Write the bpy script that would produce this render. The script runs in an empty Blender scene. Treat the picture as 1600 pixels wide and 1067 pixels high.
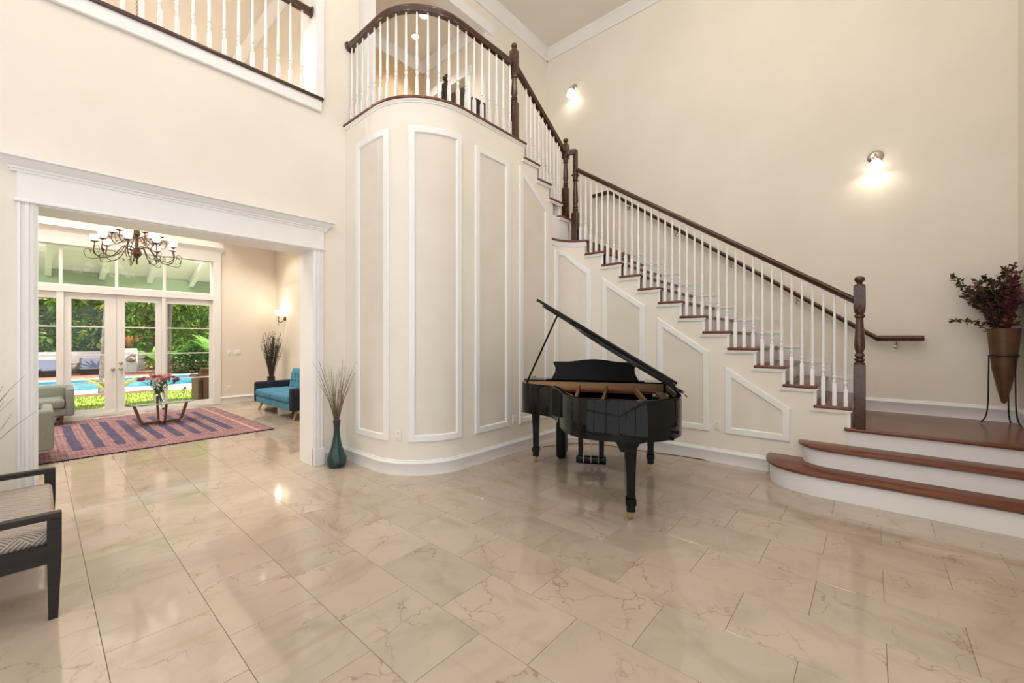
import bpy, bmesh, math, random
from mathutils import Vector, Matrix
R = math.radians
rng = random.Random(7)
scene = bpy.context.scene
C = scene.collection

# ------------------------------------------------------------------ camera, world, sun, exposure
CAM_H = 1.446
YAW = R(41.03)                       # the view looks between +X and +Y
cam_d = bpy.data.cameras.new('camera')
cam = bpy.data.objects.new('camera', cam_d)
C.objects.link(cam)
cam.location = (0, 0, CAM_H)
cam.rotation_euler = (R(90), 0, YAW - R(90))
cam_d.sensor_width = 36
cam_d.lens = 645.76 / 1600 * 36
cam_d.shift_y = -3.5 / 1600
cam_d.clip_start = 0.05
cam_d.clip_end = 200
scene.camera = cam

world = bpy.data.worlds.new('sky')
scene.world = world
world.use_nodes = True
wn = world.node_tree.nodes
wn['Background'].inputs[0].default_value = (0.93, 0.97, 1.0, 1)
wn['Background'].inputs[1].default_value = 1.5

sun_d = bpy.data.lights.new('sun', 'SUN')
sun_d.energy = 9.0
sun_d.angle = R(1.5)
sun_d.color = (1, 0.95, 0.86)
sun = bpy.data.objects.new('sun', sun_d)
C.objects.link(sun)
sun.rotation_euler = Vector((-0.62, 0.17, -0.77)).to_track_quat('-Z', 'Y').to_euler()
sun.location = (18, 12, 18)

scene.view_settings.view_transform = 'Standard'
scene.view_settings.look = 'None'
scene.view_settings.gamma = 1
scene.view_settings.use_curve_mapping = False
scene.view_settings.exposure = 0.11

# ------------------------------------------------------------------ materials
def nodes_of(name):
    m = bpy.data.materials.new(name)
    m.use_nodes = True
    nt = m.node_tree
    return m, nt, nt.nodes, nt.links, nt.nodes['Principled BSDF']

def coords(nt, kind='Object', scale=(1, 1, 1), jitter=False):
    N, L = nt.nodes, nt.links
    tc = N.new('ShaderNodeTexCoord')
    mp = N.new('ShaderNodeMapping')
    mp.inputs['Scale'].default_value = scale
    L.new(tc.outputs[kind], mp.inputs['Vector'])
    if jitter:
        oi = N.new('ShaderNodeObjectInfo')
        ml = N.new('ShaderNodeVectorMath'); ml.operation = 'SCALE'
        ml.inputs[0].default_value = (37.0, 91.0, 53.0)
        L.new(oi.outputs['Random'], ml.inputs['Scale'])
        L.new(ml.outputs[0], mp.inputs['Location'])
    return mp.outputs[0]

def noise(nt, vec, scale, detail=4, rough=0.55, dist=0.0):
    n = nt.nodes.new('ShaderNodeTexNoise')
    n.inputs['Scale'].default_value = scale
    n.inputs['Detail'].default_value = detail
    n.inputs['Roughness'].default_value = rough
    n.inputs['Distortion'].default_value = dist
    nt.links.new(vec, n.inputs['Vector'])
    return n

def ramp(nt, fac, stops):
    r = nt.nodes.new('ShaderNodeValToRGB')
    el = r.color_ramp.elements
    while len(el) < len(stops):
        el.new(0.5)
    for e, (p, c) in zip(el, stops):
        e.position = p
        e.color = (*c, 1) if len(c) == 3 else c
    nt.links.new(fac, r.inputs[0])
    return r

def bump(nt, height, strength, dist=0.01):
    b = nt.nodes.new('ShaderNodeBump')
    b.inputs['Strength'].default_value = strength
    b.inputs['Distance'].default_value = dist
    nt.links.new(height, b.inputs['Height'])
    nt.links.new(b.outputs[0], nt.nodes['Principled BSDF'].inputs['Normal'])

def mottled(name, c1, c2, scale=3, rough=0.5, metal=0.0, stretch=(1, 1, 1), bmp=0.0, bscale=40, spec=0.5, jitter=False, coat=0.0, detail=4):
    m, nt, N, L, P = nodes_of(name)
    v = coords(nt, 'Object', stretch, jitter)
    n = noise(nt, v, scale, detail)
    r = ramp(nt, n.outputs[0], [(0.3, c1), (0.7, c2)])
    L.new(r.outputs[0], P.inputs['Base Color'])
    P.inputs['Roughness'].default_value = rough
    P.inputs['Metallic'].default_value = metal
    P.inputs['Specular IOR Level'].default_value = spec
    P.inputs['Coat Weight'].default_value = coat
    P.inputs['Coat Roughness'].default_value = 0.05
    if bmp:
        n2 = noise(nt, v, bscale, 3)
        bump(nt, n2.outputs[0], bmp)
    return m

def glow(name, col, strength):
    m, nt, N, L, P = nodes_of(name)
    P.inputs['Base Color'].default_value = (0.9, 0.88, 0.84, 1)
    P.inputs['Emission Color'].default_value = (*col, 1)
    P.inputs['Emission Strength'].default_value = strength
    P.inputs['Roughness'].default_value = 0.4
    return m

def glassy(name, col, rough=0.02, ior=1.45):
    m, nt, N, L, P = nodes_of(name)
    P.inputs['Base Color'].default_value = (*col, 1)
    P.inputs['Transmission Weight'].default_value = 1
    P.inputs['Roughness'].default_value = rough
    P.inputs['IOR'].default_value = ior
    return m

def pane_mat(name):
    # thin window glass: mostly clear with a mirror share
    m = bpy.data.materials.new(name)
    m.use_nodes = True
    nt = m.node_tree
    nt.nodes.clear()
    o = nt.nodes.new('ShaderNodeOutputMaterial')
    t = nt.nodes.new('ShaderNodeBsdfTransparent')
    g = nt.nodes.new('ShaderNodeBsdfGlossy')
    g.inputs['Roughness'].default_value = 0.01
    x = nt.nodes.new('ShaderNodeMixShader')
    x.inputs[0].default_value = 0.022
    nt.links.new(t.outputs[0], x.inputs[1]); nt.links.new(g.outputs[0], x.inputs[2])
    nt.links.new(x.outputs[0], o.inputs[0])
    return m

def marble_mat(name, streak):
    m, nt, N, L, P = nodes_of(name)
    v = coords(nt, 'Object', (1, 1, 1), True)
    oi = N.new('ShaderNodeObjectInfo')
    n1 = noise(nt, v, 2.2, 6, 0.6, 0.8)
    base = ramp(nt, n1.outputs[0], [(0.3, (0.42, 0.345, 0.28)), (0.5, (0.50, 0.42, 0.352)), (0.72, (0.53, 0.43, 0.365))])
    tint = ramp(nt, oi.outputs['Random'], [(0.0, (0.91, 0.89, 0.85)), (0.35, (0.99, 0.97, 0.93)), (0.7, (1.0, 0.945, 0.91)), (1.0, (1.06, 1.04, 1.01))])
    mx = N.new('ShaderNodeMix'); mx.data_type = 'RGBA'; mx.blend_type = 'MULTIPLY'; mx.inputs[0].default_value = 1
    L.new(base.outputs[0], mx.inputs[6]); L.new(tint.outputs[0], mx.inputs[7])
    # broad brown smears along the bedding
    v2 = coords(nt, 'Object', streak, True)
    n2 = noise(nt, v2, 1.3, 5, 0.62, 0.5)
    sm = ramp(nt, n2.outputs[0], [(0.56, (0, 0, 0)), (0.74, (1, 1, 1))])
    m2 = N.new('ShaderNodeMix'); m2.data_type = 'RGBA'
    L.new(sm.outputs[0], m2.inputs[0]); L.new(mx.outputs[2], m2.inputs[6])
    m2.inputs[7].default_value = (0.36, 0.25, 0.165, 1)
    k = N.new('ShaderNodeMath'); k.operation = 'MULTIPLY'; k.inputs[1].default_value = 0.55
    L.new(sm.outputs[0], k.inputs[0]); L.new(k.outputs[0], m2.inputs[0])
    # thin crackled veins
    wv = noise(nt, v, 3.0, 4, 0.6)
    va = N.new('ShaderNodeVectorMath'); va.operation = 'MULTIPLY_ADD'
    va.inputs[1].default_value = (0.42, 0.42, 0.42)
    L.new(wv.outputs['Color'], va.inputs[0]); L.new(v, va.inputs[2])
    vo = N.new('ShaderNodeTexVoronoi'); vo.feature = 'DISTANCE_TO_EDGE'; vo.inputs['Scale'].default_value = 3.6
    L.new(va.outputs[0], vo.inputs['Vector'])
    vr = ramp(nt, vo.outputs['Distance'], [(0.0, (1, 1, 1)), (0.020, (0, 0, 0))])
    nm = noise(nt, v, 2.4, 2)
    nr = ramp(nt, nm.outputs[0], [(0.46, (0, 0, 0)), (0.62, (1, 1, 1))])
    mm = N.new('ShaderNodeMath'); mm.operation = 'MULTIPLY'
    L.new(vr.outputs[0], mm.inputs[0]); L.new(nr.outputs[0], mm.inputs[1])
    m4 = N.new('ShaderNodeMath'); m4.operation = 'MULTIPLY'; m4.inputs[1].default_value = 0.75
    L.new(mm.outputs[0], m4.inputs[0])
    m3 = N.new('ShaderNodeMix'); m3.data_type = 'RGBA'
    L.new(m4.outputs[0], m3.inputs[0]); L.new(m2.outputs[2], m3.inputs[6])
    m3.inputs[7].default_value = (0.24, 0.155, 0.10, 1)
    L.new(m3.outputs[2], P.inputs['Base Color'])
    P.inputs['Roughness'].default_value = 0.085
    P.inputs['Specular IOR Level'].default_value = 0.6
    nb = noise(nt, v, 5, 2)
    bump(nt, nb.outputs[0], 0.10, 0.004)
    return m

def wood_mat(name, c1, c2, rough=0.25, axis=(1, 14, 14), coat=0.3):
    return mottled(name, c1, c2, 2.5, rough, 0, axis, 0.02, 30, coat=coat)

def rug_mat():
    m, nt, N, L, P = nodes_of('woven_wool_rug')
    tc = N.new('ShaderNodeTexCoord')
    sx = N.new('ShaderNodeSeparateXYZ'); L.new(tc.outputs['Object'], sx.inputs[0])
    v = coords(nt, 'Object', (1, 1, 1))
    wob = noise(nt, v, 2.0, 2)
    def math_(op, a, b=None, c=None):
        n = N.new('ShaderNodeMath'); n.operation = op
        for i, q in enumerate((a, b, c)):
            if q is None: continue
            if isinstance(q, (int, float)): n.inputs[i].default_value = q
            else: L.new(q, n.inputs[i])
        return n.outputs[0]
    xw = math_('MULTIPLY_ADD', wob.outputs[0], 0.06, sx.outputs[0])
    fr = math_('FRACT', math_('MULTIPLY_ADD', xw, 1 / 0.213, -0.70))
    stripe = math_('LESS_THAN', fr, 0.48)
    ay = math_('ABSOLUTE', sx.outputs[1])
    iny = math_('LESS_THAN', ay, 1.19)
    inx = math_('LESS_THAN', math_('ABSOLUTE', math_('SUBTRACT', sx.outputs[0], 0.55)), 0.97)
    stripe = math_('MULTIPLY', math_('MULTIPLY', stripe, iny), inx)
    # small woven blocks
    ck = N.new('ShaderNodeTexBrick'); ck.inputs['Scale'].default_value = 5.5
    ck.inputs['Color1'].default_value = (0.34, 0.17, 0.18, 1); ck.inputs['Color2'].default_value = (0.52, 0.35, 0.33, 1)
    ck.inputs['Mortar'].default_value = (0.20, 0.11, 0.15, 1); ck.inputs['Mortar Size'].default_value = 0.045
    L.new(v, ck.inputs['Vector'])
    ck2 = N.new('ShaderNodeTexBrick'); ck2.inputs['Scale'].default_value = 8
    ck2.inputs['Color1'].default_value = (0.055, 0.055, 0.11, 1); ck2.inputs['Color2'].default_value = (0.13, 0.12, 0.20, 1)
    ck2.inputs['Mortar'].default_value = (0.17, 0.12, 0.18, 1); ck2.inputs['Mortar Size'].default_value = 0.02
    L.new(v, ck2.inputs['Vector'])
    mx = N.new('ShaderNodeMix'); mx.data_type = 'RGBA'
    L.new(stripe, mx.inputs[0]); L.new(ck.outputs[0], mx.inputs[6]); L.new(ck2.outputs[0], mx.inputs[7])
    # pale line near the end and dark outer edge
    pl = math_('LESS_THAN', math_('ABSOLUTE', math_('SUBTRACT', sx.outputs[0], 1.70)), 0.020)
    m2 = N.new('ShaderNodeMix'); m2.data_type = 'RGBA'
    L.new(pl, m2.inputs[0]); L.new(mx.outputs[2], m2.inputs[6]); m2.inputs[7].default_value = (0.6, 0.36, 0.36, 1)
    ed = math_('MAXIMUM', math_('GREATER_THAN', ay, 1.655), math_('GREATER_THAN', math_('ABSOLUTE', sx.outputs[0]), 1.885))
    m3 = N.new('ShaderNodeMix'); m3.data_type = 'RGBA'
    L.new(ed, m3.inputs[0]); L.new(m2.outputs[2], m3.inputs[6]); m3.inputs[7].default_value = (0.05, 0.03, 0.06, 1)
    L.new(m3.outputs[2], P.inputs['Base Color'])
    P.inputs['Roughness'].default_value = 0.95
    P.inputs['Specular IOR Level'].default_value = 0.1
    nb = noise(nt, v, 90, 2); bump(nt, nb.outputs[0], 0.5, 0.01)
    return m

def fret_mat():
    # woven fretwork upholstery, taupe on cream
    m, nt, N, L, P = nodes_of('fretwork_fabric')
    tc = N.new('ShaderNodeTexCoord')
    sx = N.new('ShaderNodeSeparateXYZ'); L.new(tc.outputs['Object'], sx.inputs[0])
    ad = N.new('ShaderNodeMath'); ad.operation = 'ADD'
    L.new(sx.outputs[1], ad.inputs[0]); L.new(sx.outputs[2], ad.inputs[1])
    cb = N.new('ShaderNodeCombineXYZ'); L.new(sx.outputs[0], cb.inputs[0]); L.new(ad.outputs[0], cb.inputs[1])
    mp = N.new('ShaderNodeMapping'); mp.inputs['Rotation'].default_value = (0, 0, R(45)); mp.inputs['Location'].default_value = (0.013, 0.017, 0.5)
    L.new(cb.outputs[0], mp.inputs[0])
    def band(d):
        w = N.new('ShaderNodeTexWave'); w.wave_profile = 'SAW'; w.inputs['Scale'].default_value = 22
        w.bands_direction = d
        L.new(mp.outputs[0], w.inputs['Vector'])
        return w.outputs['Fac']
    cg = N.new('ShaderNodeTexChecker'); cg.inputs['Scale'].default_value = 14
    L.new(mp.outputs[0], cg.inputs[0])
    mx = N.new('ShaderNodeMix'); mx.data_type = 'FLOAT'
    L.new(cg.outputs['Fac'], mx.inputs[0]); L.new(band('X'), mx.inputs[2]); L.new(band('Y'), mx.inputs[3])
    r = ramp(nt, mx.outputs[0], [(0.42, (0.60, 0.52, 0.46)), (0.5, (0.27, 0.21, 0.18))])
    L.new(r.outputs[0], P.inputs['Base Color'])
    P.inputs['Roughness'].default_value = 0.9
    P.inputs['Specular IOR Level'].default_value = 0.15
    return m

def leaf_mat(name, stops, trans=0.35):
    m, nt, N, L, P = nodes_of(name)
    g = N.new('ShaderNodeNewGeometry')
    r = ramp(nt, g.outputs['Random Per Island'], stops)
    L.new(r.outputs[0], P.inputs['Base Color'])
    P.inputs['Roughness'].default_value = 0.5
    P.inputs['Specular IOR Level'].default_value = 0.3
    o = N['Material Output']
    t = N.new('ShaderNodeBsdfTranslucent'); L.new(r.outputs[0], t.inputs[0])
    x = N.new('ShaderNodeMixShader'); x.inputs[0].default_value = trans
    L.new(P.outputs[0], x.inputs[1]); L.new(t.outputs[0], x.inputs[2]); L.new(x.outputs[0], o.inputs[0])
    return m

def water_mat():
    m, nt, N, L, P = nodes_of('pool_water')
    v = coords(nt, 'Object', (1, 1, 1))
    n = noise(nt, v, 2.5, 3)
    r = ramp(nt, n.outputs[0], [(0.35, (0.03, 0.30, 0.42)), (0.65, (0.10, 0.50, 0.62))])
    L.new(r.outputs[0], P.inputs['Base Color'])
    P.inputs['Roughness'].default_value = 0.06
    nb = noise(nt, v, 4, 3); bump(nt, nb.outputs[0], 0.3, 0.05)
    return m

M = dict(
    wall=mottled('cream_faux_paint', (0.80, 0.745, 0.66), (0.84, 0.785, 0.705), 1.6, 0.75, spec=0.2),
    inset=mottled('tan_faux_paint', (0.71, 0.655, 0.57), (0.76, 0.71, 0.63), 2.2, 0.6, spec=0.3),
    wall2=mottled('sand_faux_paint', (0.77, 0.70, 0.60), (0.82, 0.75, 0.655), 1.3, 0.7, spec=0.2),
    ochre=mottled('ochre_paint', (0.66, 0.48, 0.28), (0.70, 0.52, 0.32), 1.3, 0.7, spec=0.2),  # warm light on the upper hall wall put into its colour
    ceil=mottled('ceiling_paint', (0.83, 0.785, 0.72), (0.85, 0.805, 0.745), 1.0, 0.85, spec=0.1),
    white=mottled('white_satin_paint', (0.82, 0.81, 0.80), (0.85, 0.84, 0.83), 2, 0.35),
    plate=mottled('ivory_plastic', (0.82, 0.79, 0.73), (0.84, 0.81, 0.75), 2, 0.35),
    slot=mottled('dark_slot', (0.05, 0.045, 0.04), (0.07, 0.06, 0.05), 5, 0.6),
    marble=marble_mat('cream_marble', (5.0, 1.1, 1)),
    marble2=marble_mat('cream_marble_cross_bedded', (0.9, 6.0, 1)),
    grout=mottled('grey_beige_grout', (0.25, 0.19, 0.145), (0.31, 0.24, 0.185), 30, 0.85),
    walnut=wood_mat('dark_stained_wood', (0.035, 0.012, 0.006), (0.085, 0.030, 0.014), 0.22),
    tread=wood_mat('red_brown_stair_wood', (0.11, 0.030, 0.014), (0.20, 0.062, 0.028), 0.24, (14, 1, 14), coat=0),
    espresso=wood_mat('espresso_wood', (0.008, 0.005, 0.0045), (0.018, 0.012, 0.010), 0.5, coat=0),
    teak=wood_mat('walnut_brown_wood', (0.12, 0.045, 0.02), (0.22, 0.09, 0.042), 0.35),
    oakleg=wood_mat('honey_oak', (0.36, 0.17, 0.06), (0.48, 0.25, 0.10), 0.4),
    black=mottled('black_lacquer', (0.003, 0.003, 0.003), (0.004, 0.004, 0.004), 2, 0.05, spec=0.22),
    blackmat=mottled('black_satin', (0.004, 0.004, 0.005), (0.006, 0.006, 0.006), 5, 0.5, spec=0.2),
    gold=mottled('gold_cast_plate', (0.30, 0.155, 0.05), (0.40, 0.22, 0.08), 4, 0.4, 0.35),
    sounding=wood_mat('spruce_board', (0.40, 0.22, 0.09), (0.52, 0.31, 0.14), 0.4),
    felt=mottled('red_felt', (0.20, 0.035, 0.03), (0.25, 0.05, 0.04), 30, 0.95),
    brass=mottled('brass', (0.42, 0.26, 0.11), (0.52, 0.33, 0.15), 8, 0.3, 1.0),
    string=mottled('copper_strings', (0.14, 0.06, 0.03), (0.20, 0.09, 0.05), 60, 0.45, 0.5, (60, 1, 1)),
    nickel=mottled('brushed_nickel', (0.55, 0.50, 0.43), (0.66, 0.61, 0.54), 20, 0.25, 1.0),
    bronze=mottled('bronze_iron', (0.075, 0.045, 0.028), (0.15, 0.09, 0.05), 25, 0.45, 0.7),
    ivory=mottled('ivory_key', (0.80, 0.78, 0.72), (0.83, 0.81, 0.75), 3, 0.3),
    teal=mottled('smoky_teal_glass', (0.006, 0.026, 0.025), (0.024, 0.075, 0.068), 14, 0.06, stretch=(1, 1, 0.15)),
    glass=glassy('clear_glass', (0.95, 0.98, 0.97)),
    tableglass=glassy('green_edged_glass', (0.80, 0.95, 0.90)),
    smoke=glassy('greenish_vase_glass', (0.50, 0.72, 0.70)),
    pane=pane_mat('window_glass'),
    twig=mottled('dry_brown_twig', (0.10, 0.065, 0.042), (0.22, 0.15, 0.10), 30, 0.8),
    darktwig=mottled('grey_black_twig', (0.028, 0.022, 0.018), (0.085, 0.065, 0.05), 20, 0.85),
    greyfab=mottled('sage_grey_fabric', (0.25, 0.28, 0.255), (0.295, 0.325, 0.30), 60, 0.95, bmp=0.2, bscale=300, spec=0.1),
    bluefab=mottled('teal_blue_velvet', (0.060, 0.20, 0.31), (0.10, 0.29, 0.42), 6, 0.8, bmp=0.2, bscale=200, spec=0.2),
    navyfab=mottled('dark_navy_velvet', (0.016, 0.020, 0.034), (0.030, 0.036, 0.055), 8, 0.85, bmp=0.15, bscale=200, spec=0.2),
    rug=rug_mat(),
    fret=fret_mat(),
    shade=glow('lit_frosted_glass', (1.0, 0.90, 0.74), 3.2),
    shade2=glow('lit_alabaster_glass', (1.0, 0.90, 0.74), 3.2),
    globe=glow('lit_opal_globe', (1.0, 0.93, 0.83), 36.0),  # glow of the globes added to brighten the hall
    lens=glow('lit_downlight_lens', (1.0, 0.88, 0.70), 9.0),
    cone=mottled('brown_glazed_ceramic', (0.055, 0.024, 0.009), (0.125, 0.056, 0.019), 3, 0.4, stretch=(1, 1, 3)),
    iron=mottled('black_iron', (0.012, 0.010, 0.009), (0.025, 0.02, 0.018), 10, 0.5, 0.4),
    driedleaf=leaf_mat('dried_eucalyptus', [(0, (0.055, 0.025, 0.018)), (0.35, (0.16, 0.055, 0.03)), (0.6, (0.07, 0.07, 0.025)), (0.85, (0.03, 0.06, 0.04)), (1, (0.13, 0.03, 0.04))], 0.1),
    wine=leaf_mat('wine_red_leaf', [(0, (0.10, 0.02, 0.03)), (1, (0.22, 0.06, 0.07))], 0.15),
    rustpetal=leaf_mat('rust_petal', [(0, (0.40, 0.16, 0.06)), (1, (0.55, 0.25, 0.10))], 0.2),
    leaf=leaf_mat('garden_leaf', [(0, (0.04, 0.11, 0.018)), (0.35, (0.14, 0.31, 0.045)), (0.7, (0.34, 0.52, 0.08)), (1, (0.72, 0.70, 0.14))]),
    darkleaf=leaf_mat('shade_leaf', [(0, (0.025, 0.075, 0.02)), (0.5, (0.08, 0.21, 0.045)), (1, (0.22, 0.40, 0.08))]),  # leaf mix in darker greens
    bigleaf=leaf_mat('bright_banana_leaf', [(0, (0.13, 0.33, 0.05)), (1, (0.24, 0.47, 0.09))]),
    redleaf=leaf_mat('red_bromeliad_leaf', [(0, (0.45, 0.06, 0.04)), (0.5, (0.30, 0.12, 0.04)), (1, (0.16, 0.22, 0.05))]),
    yellowleaf=leaf_mat('yellow_green_blade', [(0, (0.35, 0.40, 0.06)), (1, (0.60, 0.60, 0.15))]),
    pink=leaf_mat('pink_petal', [(0, (0.66, 0.26, 0.26)), (1, (0.85, 0.48, 0.44))]),
    plum=leaf_mat('plum_petal', [(0, (0.22, 0.04, 0.12)), (1, (0.40, 0.12, 0.24))]),
    stem=mottled('green_stem', (0.04, 0.12, 0.02), (0.08, 0.18, 0.04), 9, 0.6),
    grass=mottled('mown_grass', (0.20, 0.30, 0.035), (0.36, 0.45, 0.07), 14, 0.9, bmp=0.8, bscale=80),
    mulch=mottled('bark_mulch', (0.10, 0.04, 0.02), (0.25, 0.12, 0.07), 40, 0.95, bmp=0.6),
    concrete=mottled('pale_concrete', (0.62, 0.60, 0.56), (0.70, 0.68, 0.64), 3, 0.85, bmp=0.1),
    stonewall=mottled('whitewashed_stone', (0.62, 0.60, 0.57), (0.82, 0.80, 0.77), 7, 0.9, bmp=0.4, bscale=10),
    brick=mottled('red_brick_paving', (0.30, 0.11, 0.08), (0.42, 0.19, 0.14), 6, 0.85),
    water=water_mat(),
    pooltile=mottled('blue_pool_tile', (0.05, 0.22, 0.34), (0.12, 0.36, 0.46), 30, 0.3),
    bark=mottled('mottled_pale_bark', (0.16, 0.12, 0.09), (0.48, 0.42, 0.36), 9, 0.9, bmp=0.6, bscale=18),
    darkbark=mottled('brown_bark', (0.06, 0.04, 0.03), (0.13, 0.09, 0.06), 9, 0.9, bmp=0.6, bscale=18),
    rattan=mottled('dark_rattan', (0.025, 0.02, 0.02), (0.05, 0.04, 0.04), 60, 0.6, bmp=0.4, bscale=120),
    sling=mottled('slate_blue_sling', (0.075, 0.085, 0.13), (0.11, 0.12, 0.17), 50, 0.8),
    wicker=mottled('brown_wicker', (0.08, 0.036, 0.013), (0.19, 0.095, 0.034), 50, 0.6, bmp=0.4, bscale=120),
    wickpot=mottled('grey_brown_basket', (0.20, 0.15, 0.12), (0.32, 0.25, 0.20), 50, 0.8, bmp=0.4, bscale=100),
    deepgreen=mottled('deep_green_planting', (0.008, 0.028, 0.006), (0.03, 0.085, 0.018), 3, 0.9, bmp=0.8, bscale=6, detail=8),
    greenpaint=mottled('sage_green_paint', (0.30, 0.42, 0.25), (0.33, 0.45, 0.27), 2, 0.7),
)
# ------------------------------------------------------------------ mesh helpers
def wloc(o):
    v = Vector((0, 0, 0))
    while o is not None:
        v += o.location
        o = o.parent
    return v

class MB:
    def __init__(s):
        s.v, s.f = [], []
    def add(s, vs, fs):
        b = len(s.v)
        s.v += [tuple(p) for p in vs]
        s.f += [tuple(i + b for i in q) for q in fs]
        return s
    def box(s, x0, x1, y0, y1, z0, z1):
        return s.add([(x0, y0, z0), (x1, y0, z0), (x1, y1, z0), (x0, y1, z0), (x0, y0, z1), (x1, y0, z1), (x1, y1, z1), (x0, y1, z1)],
                     [(3, 2, 1, 0), (4, 5, 6, 7), (0, 1, 5, 4), (1, 2, 6, 5), (2, 3, 7, 6), (3, 0, 4, 7)])
    def rbox(s, x0, x1, y0, y1, z0, z1, r=0.01, seg=2, mat=None):
        bm = bmesh.new()
        bmesh.ops.create_cube(bm, size=1)
        for v in bm.verts:
            v.co = Vector(((x0 + x1) / 2 + v.co.x * (x1 - x0), (y0 + y1) / 2 + v.co.y * (y1 - y0), (z0 + z1) / 2 + v.co.z * (z1 - z0)))
        bmesh.ops.bevel(bm, geom=list(bm.edges), offset=r, segments=seg, profile=0.5, affect='EDGES', clamp_overlap=True)
        if mat is not None:
            bm.transform(mat)
        bm.verts.index_update()
        s.add([v.co[:] for v in bm.verts], [[v.index for v in f.verts] for f in bm.faces])
        bm.free()
        return s
    def prism(s, pts, z0, z1, axis='z'):
        n = len(pts)
        def P(a, b, c):
            return {'z': (a, b, c), 'x': (c, a, b), 'y': (a, c, b)}[axis]
        vs = [P(a, b, z0) for a, b in pts] + [P(a, b, z1) for a, b in pts]
        fs = [tuple(range(n))[::-1], tuple(range(n, 2 * n))] + [(i, (i + 1) % n, n + (i + 1) % n, n + i) for i in range(n)]
        return s.add(vs, fs)
    def lathe(s, prof, seg=16, c=(0, 0, 0), axis=None, close=True):
        # prof: (radius, height) list
        n = len(prof)
        vs = []
        m = Matrix.Identity(3)
        if axis is not None:
            m = Vector((0, 0, 1)).rotation_difference(Vector(axis)).to_matrix()
        for r, h in prof:
            for k in range(seg):
                t = 2 * math.pi * k / seg
                q = m @ Vector((r * math.cos(t), r * math.sin(t), h))
                vs.append((q.x + c[0], q.y + c[1], q.z + c[2]))
        fs = []
        for i in range(n - 1):
            for k in range(seg):
                a, b = i * seg + k, i * seg + (k + 1) % seg
                fs.append((a, b, b + seg, a + seg))
        if close:
            fs.append(tuple(range(seg))[::-1])
            fs.append(tuple(range((n - 1) * seg, n * seg)))
        return s.add(vs, fs)
    def tube(s, pts, r, seg=6, caps=True):
        pts = [Vector(p) for p in pts]
        n = len(pts)
        rs = r if isinstance(r, (list, tuple)) else [r] * n
        vs, fs = [], []
        prev = None
        for i, p in enumerate(pts):
            d = (pts[min(i + 1, n - 1)] - pts[max(i - 1, 0)])
            d = d.normalized() if d.length > 1e-9 else Vector((0, 0, 1))
            if prev is None:
                u = d.orthogonal().normalized()
            else:
                u = prev - d * prev.dot(d)
                u = u.normalized() if u.length > 1e-6 else d.orthogonal().normalized()
            prev = u
            w = d.cross(u)
            for k in range(seg):
                t = 2 * math.pi * k / seg
                vs.append(p + (u * math.cos(t) + w * math.sin(t)) * rs[i])
        for i in range(n - 1):
            for k in range(seg):
                a, b = i * seg + k, i * seg + (k + 1) % seg
                fs.append((a, b, b + seg, a + seg))
        if caps:
            fs += [tuple(range(seg))[::-1], tuple(range((n - 1) * seg, n * seg))]
        return s.add(vs, fs)
    def sweep(s, prof, path, normals, caps=True):
        # prof: closed (d, z) loop; path: (x,y,z) points; normals: horizontal unit (nx,ny)
        m = len(prof)
        vs, fs = [], []
        for p, nn in zip(path, normals):
            for d, z in prof:
                vs.append((p[0] + nn[0] * d, p[1] + nn[1] * d, p[2] + z))
        for i in range(len(path) - 1):
            for k in range(m):
                a, b = i * m + k, i * m + (k + 1) % m
                fs.append((a, b, b + m, a + m))
        if caps:
            fs += [tuple(range(m))[::-1], tuple(range((len(path) - 1) * m, len(path) * m))]
        return s.add(vs, fs)
    def leafcard(s, p, d, up, L, W):
        # a small folded leaf blade of six points
        p = Vector(p); d = Vector(d).normalized()
        w = d.cross(Vector(up))
        w = w.normalized() if w.length > 1e-5 else d.orthogonal().normalized()
        u = w.cross(d)
        return s.add([p, p + d * L * 0.45 + w * W * 0.5 + u * W * 0.12, p + d * L, p + d * L * 0.45 - w * W * 0.5 + u * W * 0.12, p + d * L * 0.5],
                     [(0, 1, 4), (1, 2, 4), (2, 3, 4), (3, 0, 4)])
    def xf(s, m):
        s.v = [tuple(m @ Vector(p)) for p in s.v]
        return s
    def mesh(s, name, mat, smooth=35, fix=True):
        me = bpy.data.meshes.new(name)
        me.from_pydata([tuple(p) for p in s.v], [], s.f)
        if fix:
            bm = bmesh.new(); bm.from_mesh(me)
            bmesh.ops.recalc_face_normals(bm, faces=bm.faces)
            bm.to_mesh(me); bm.free()
        if smooth:
            me.polygons.foreach_set('use_smooth', [True] * len(me.polygons))
            me.set_sharp_from_angle(angle=R(smooth))
        me.materials.append(M[mat])
        return me
    def build(s, name, mat, parent=None, smooth=35, local=False, fix=True):
        return link(name, s.mesh(name, mat, smooth, fix), parent, local)

def link(name, me, parent=None, local=False, loc=None):
    o = bpy.data.objects.new(name, me)
    C.objects.link(o)
    if parent is not None:
        o.parent = parent
        if loc is not None:
            o.location = Vector(loc) - (Vector((0, 0, 0)) if local else wloc(parent))
        elif not local:
            o.location = -wloc(parent)
    elif loc is not None:
        o.location = loc
    return o

def tag(o, label, cat=None, group=None, kind=None):
    o['label'] = label
    if cat: o['category'] = cat
    if group: o['group'] = group
    if kind: o['kind'] = kind
    return o

def thing(name, label, cat, loc=(0, 0, 0), rz=0.0, group=None, kind=None):
    o = bpy.data.objects.new(name, None)
    o.empty_display_size = 0.1
    C.objects.link(o)
    o.location = loc
    o.rotation_euler = (0, 0, rz)
    return tag(o, label, cat, group, kind)

def struct(name, mb, mat, label, cat, smooth=35):
    o = mb.build(name, mat, None, smooth)
    return tag(o, label, cat, kind='structure')

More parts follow.
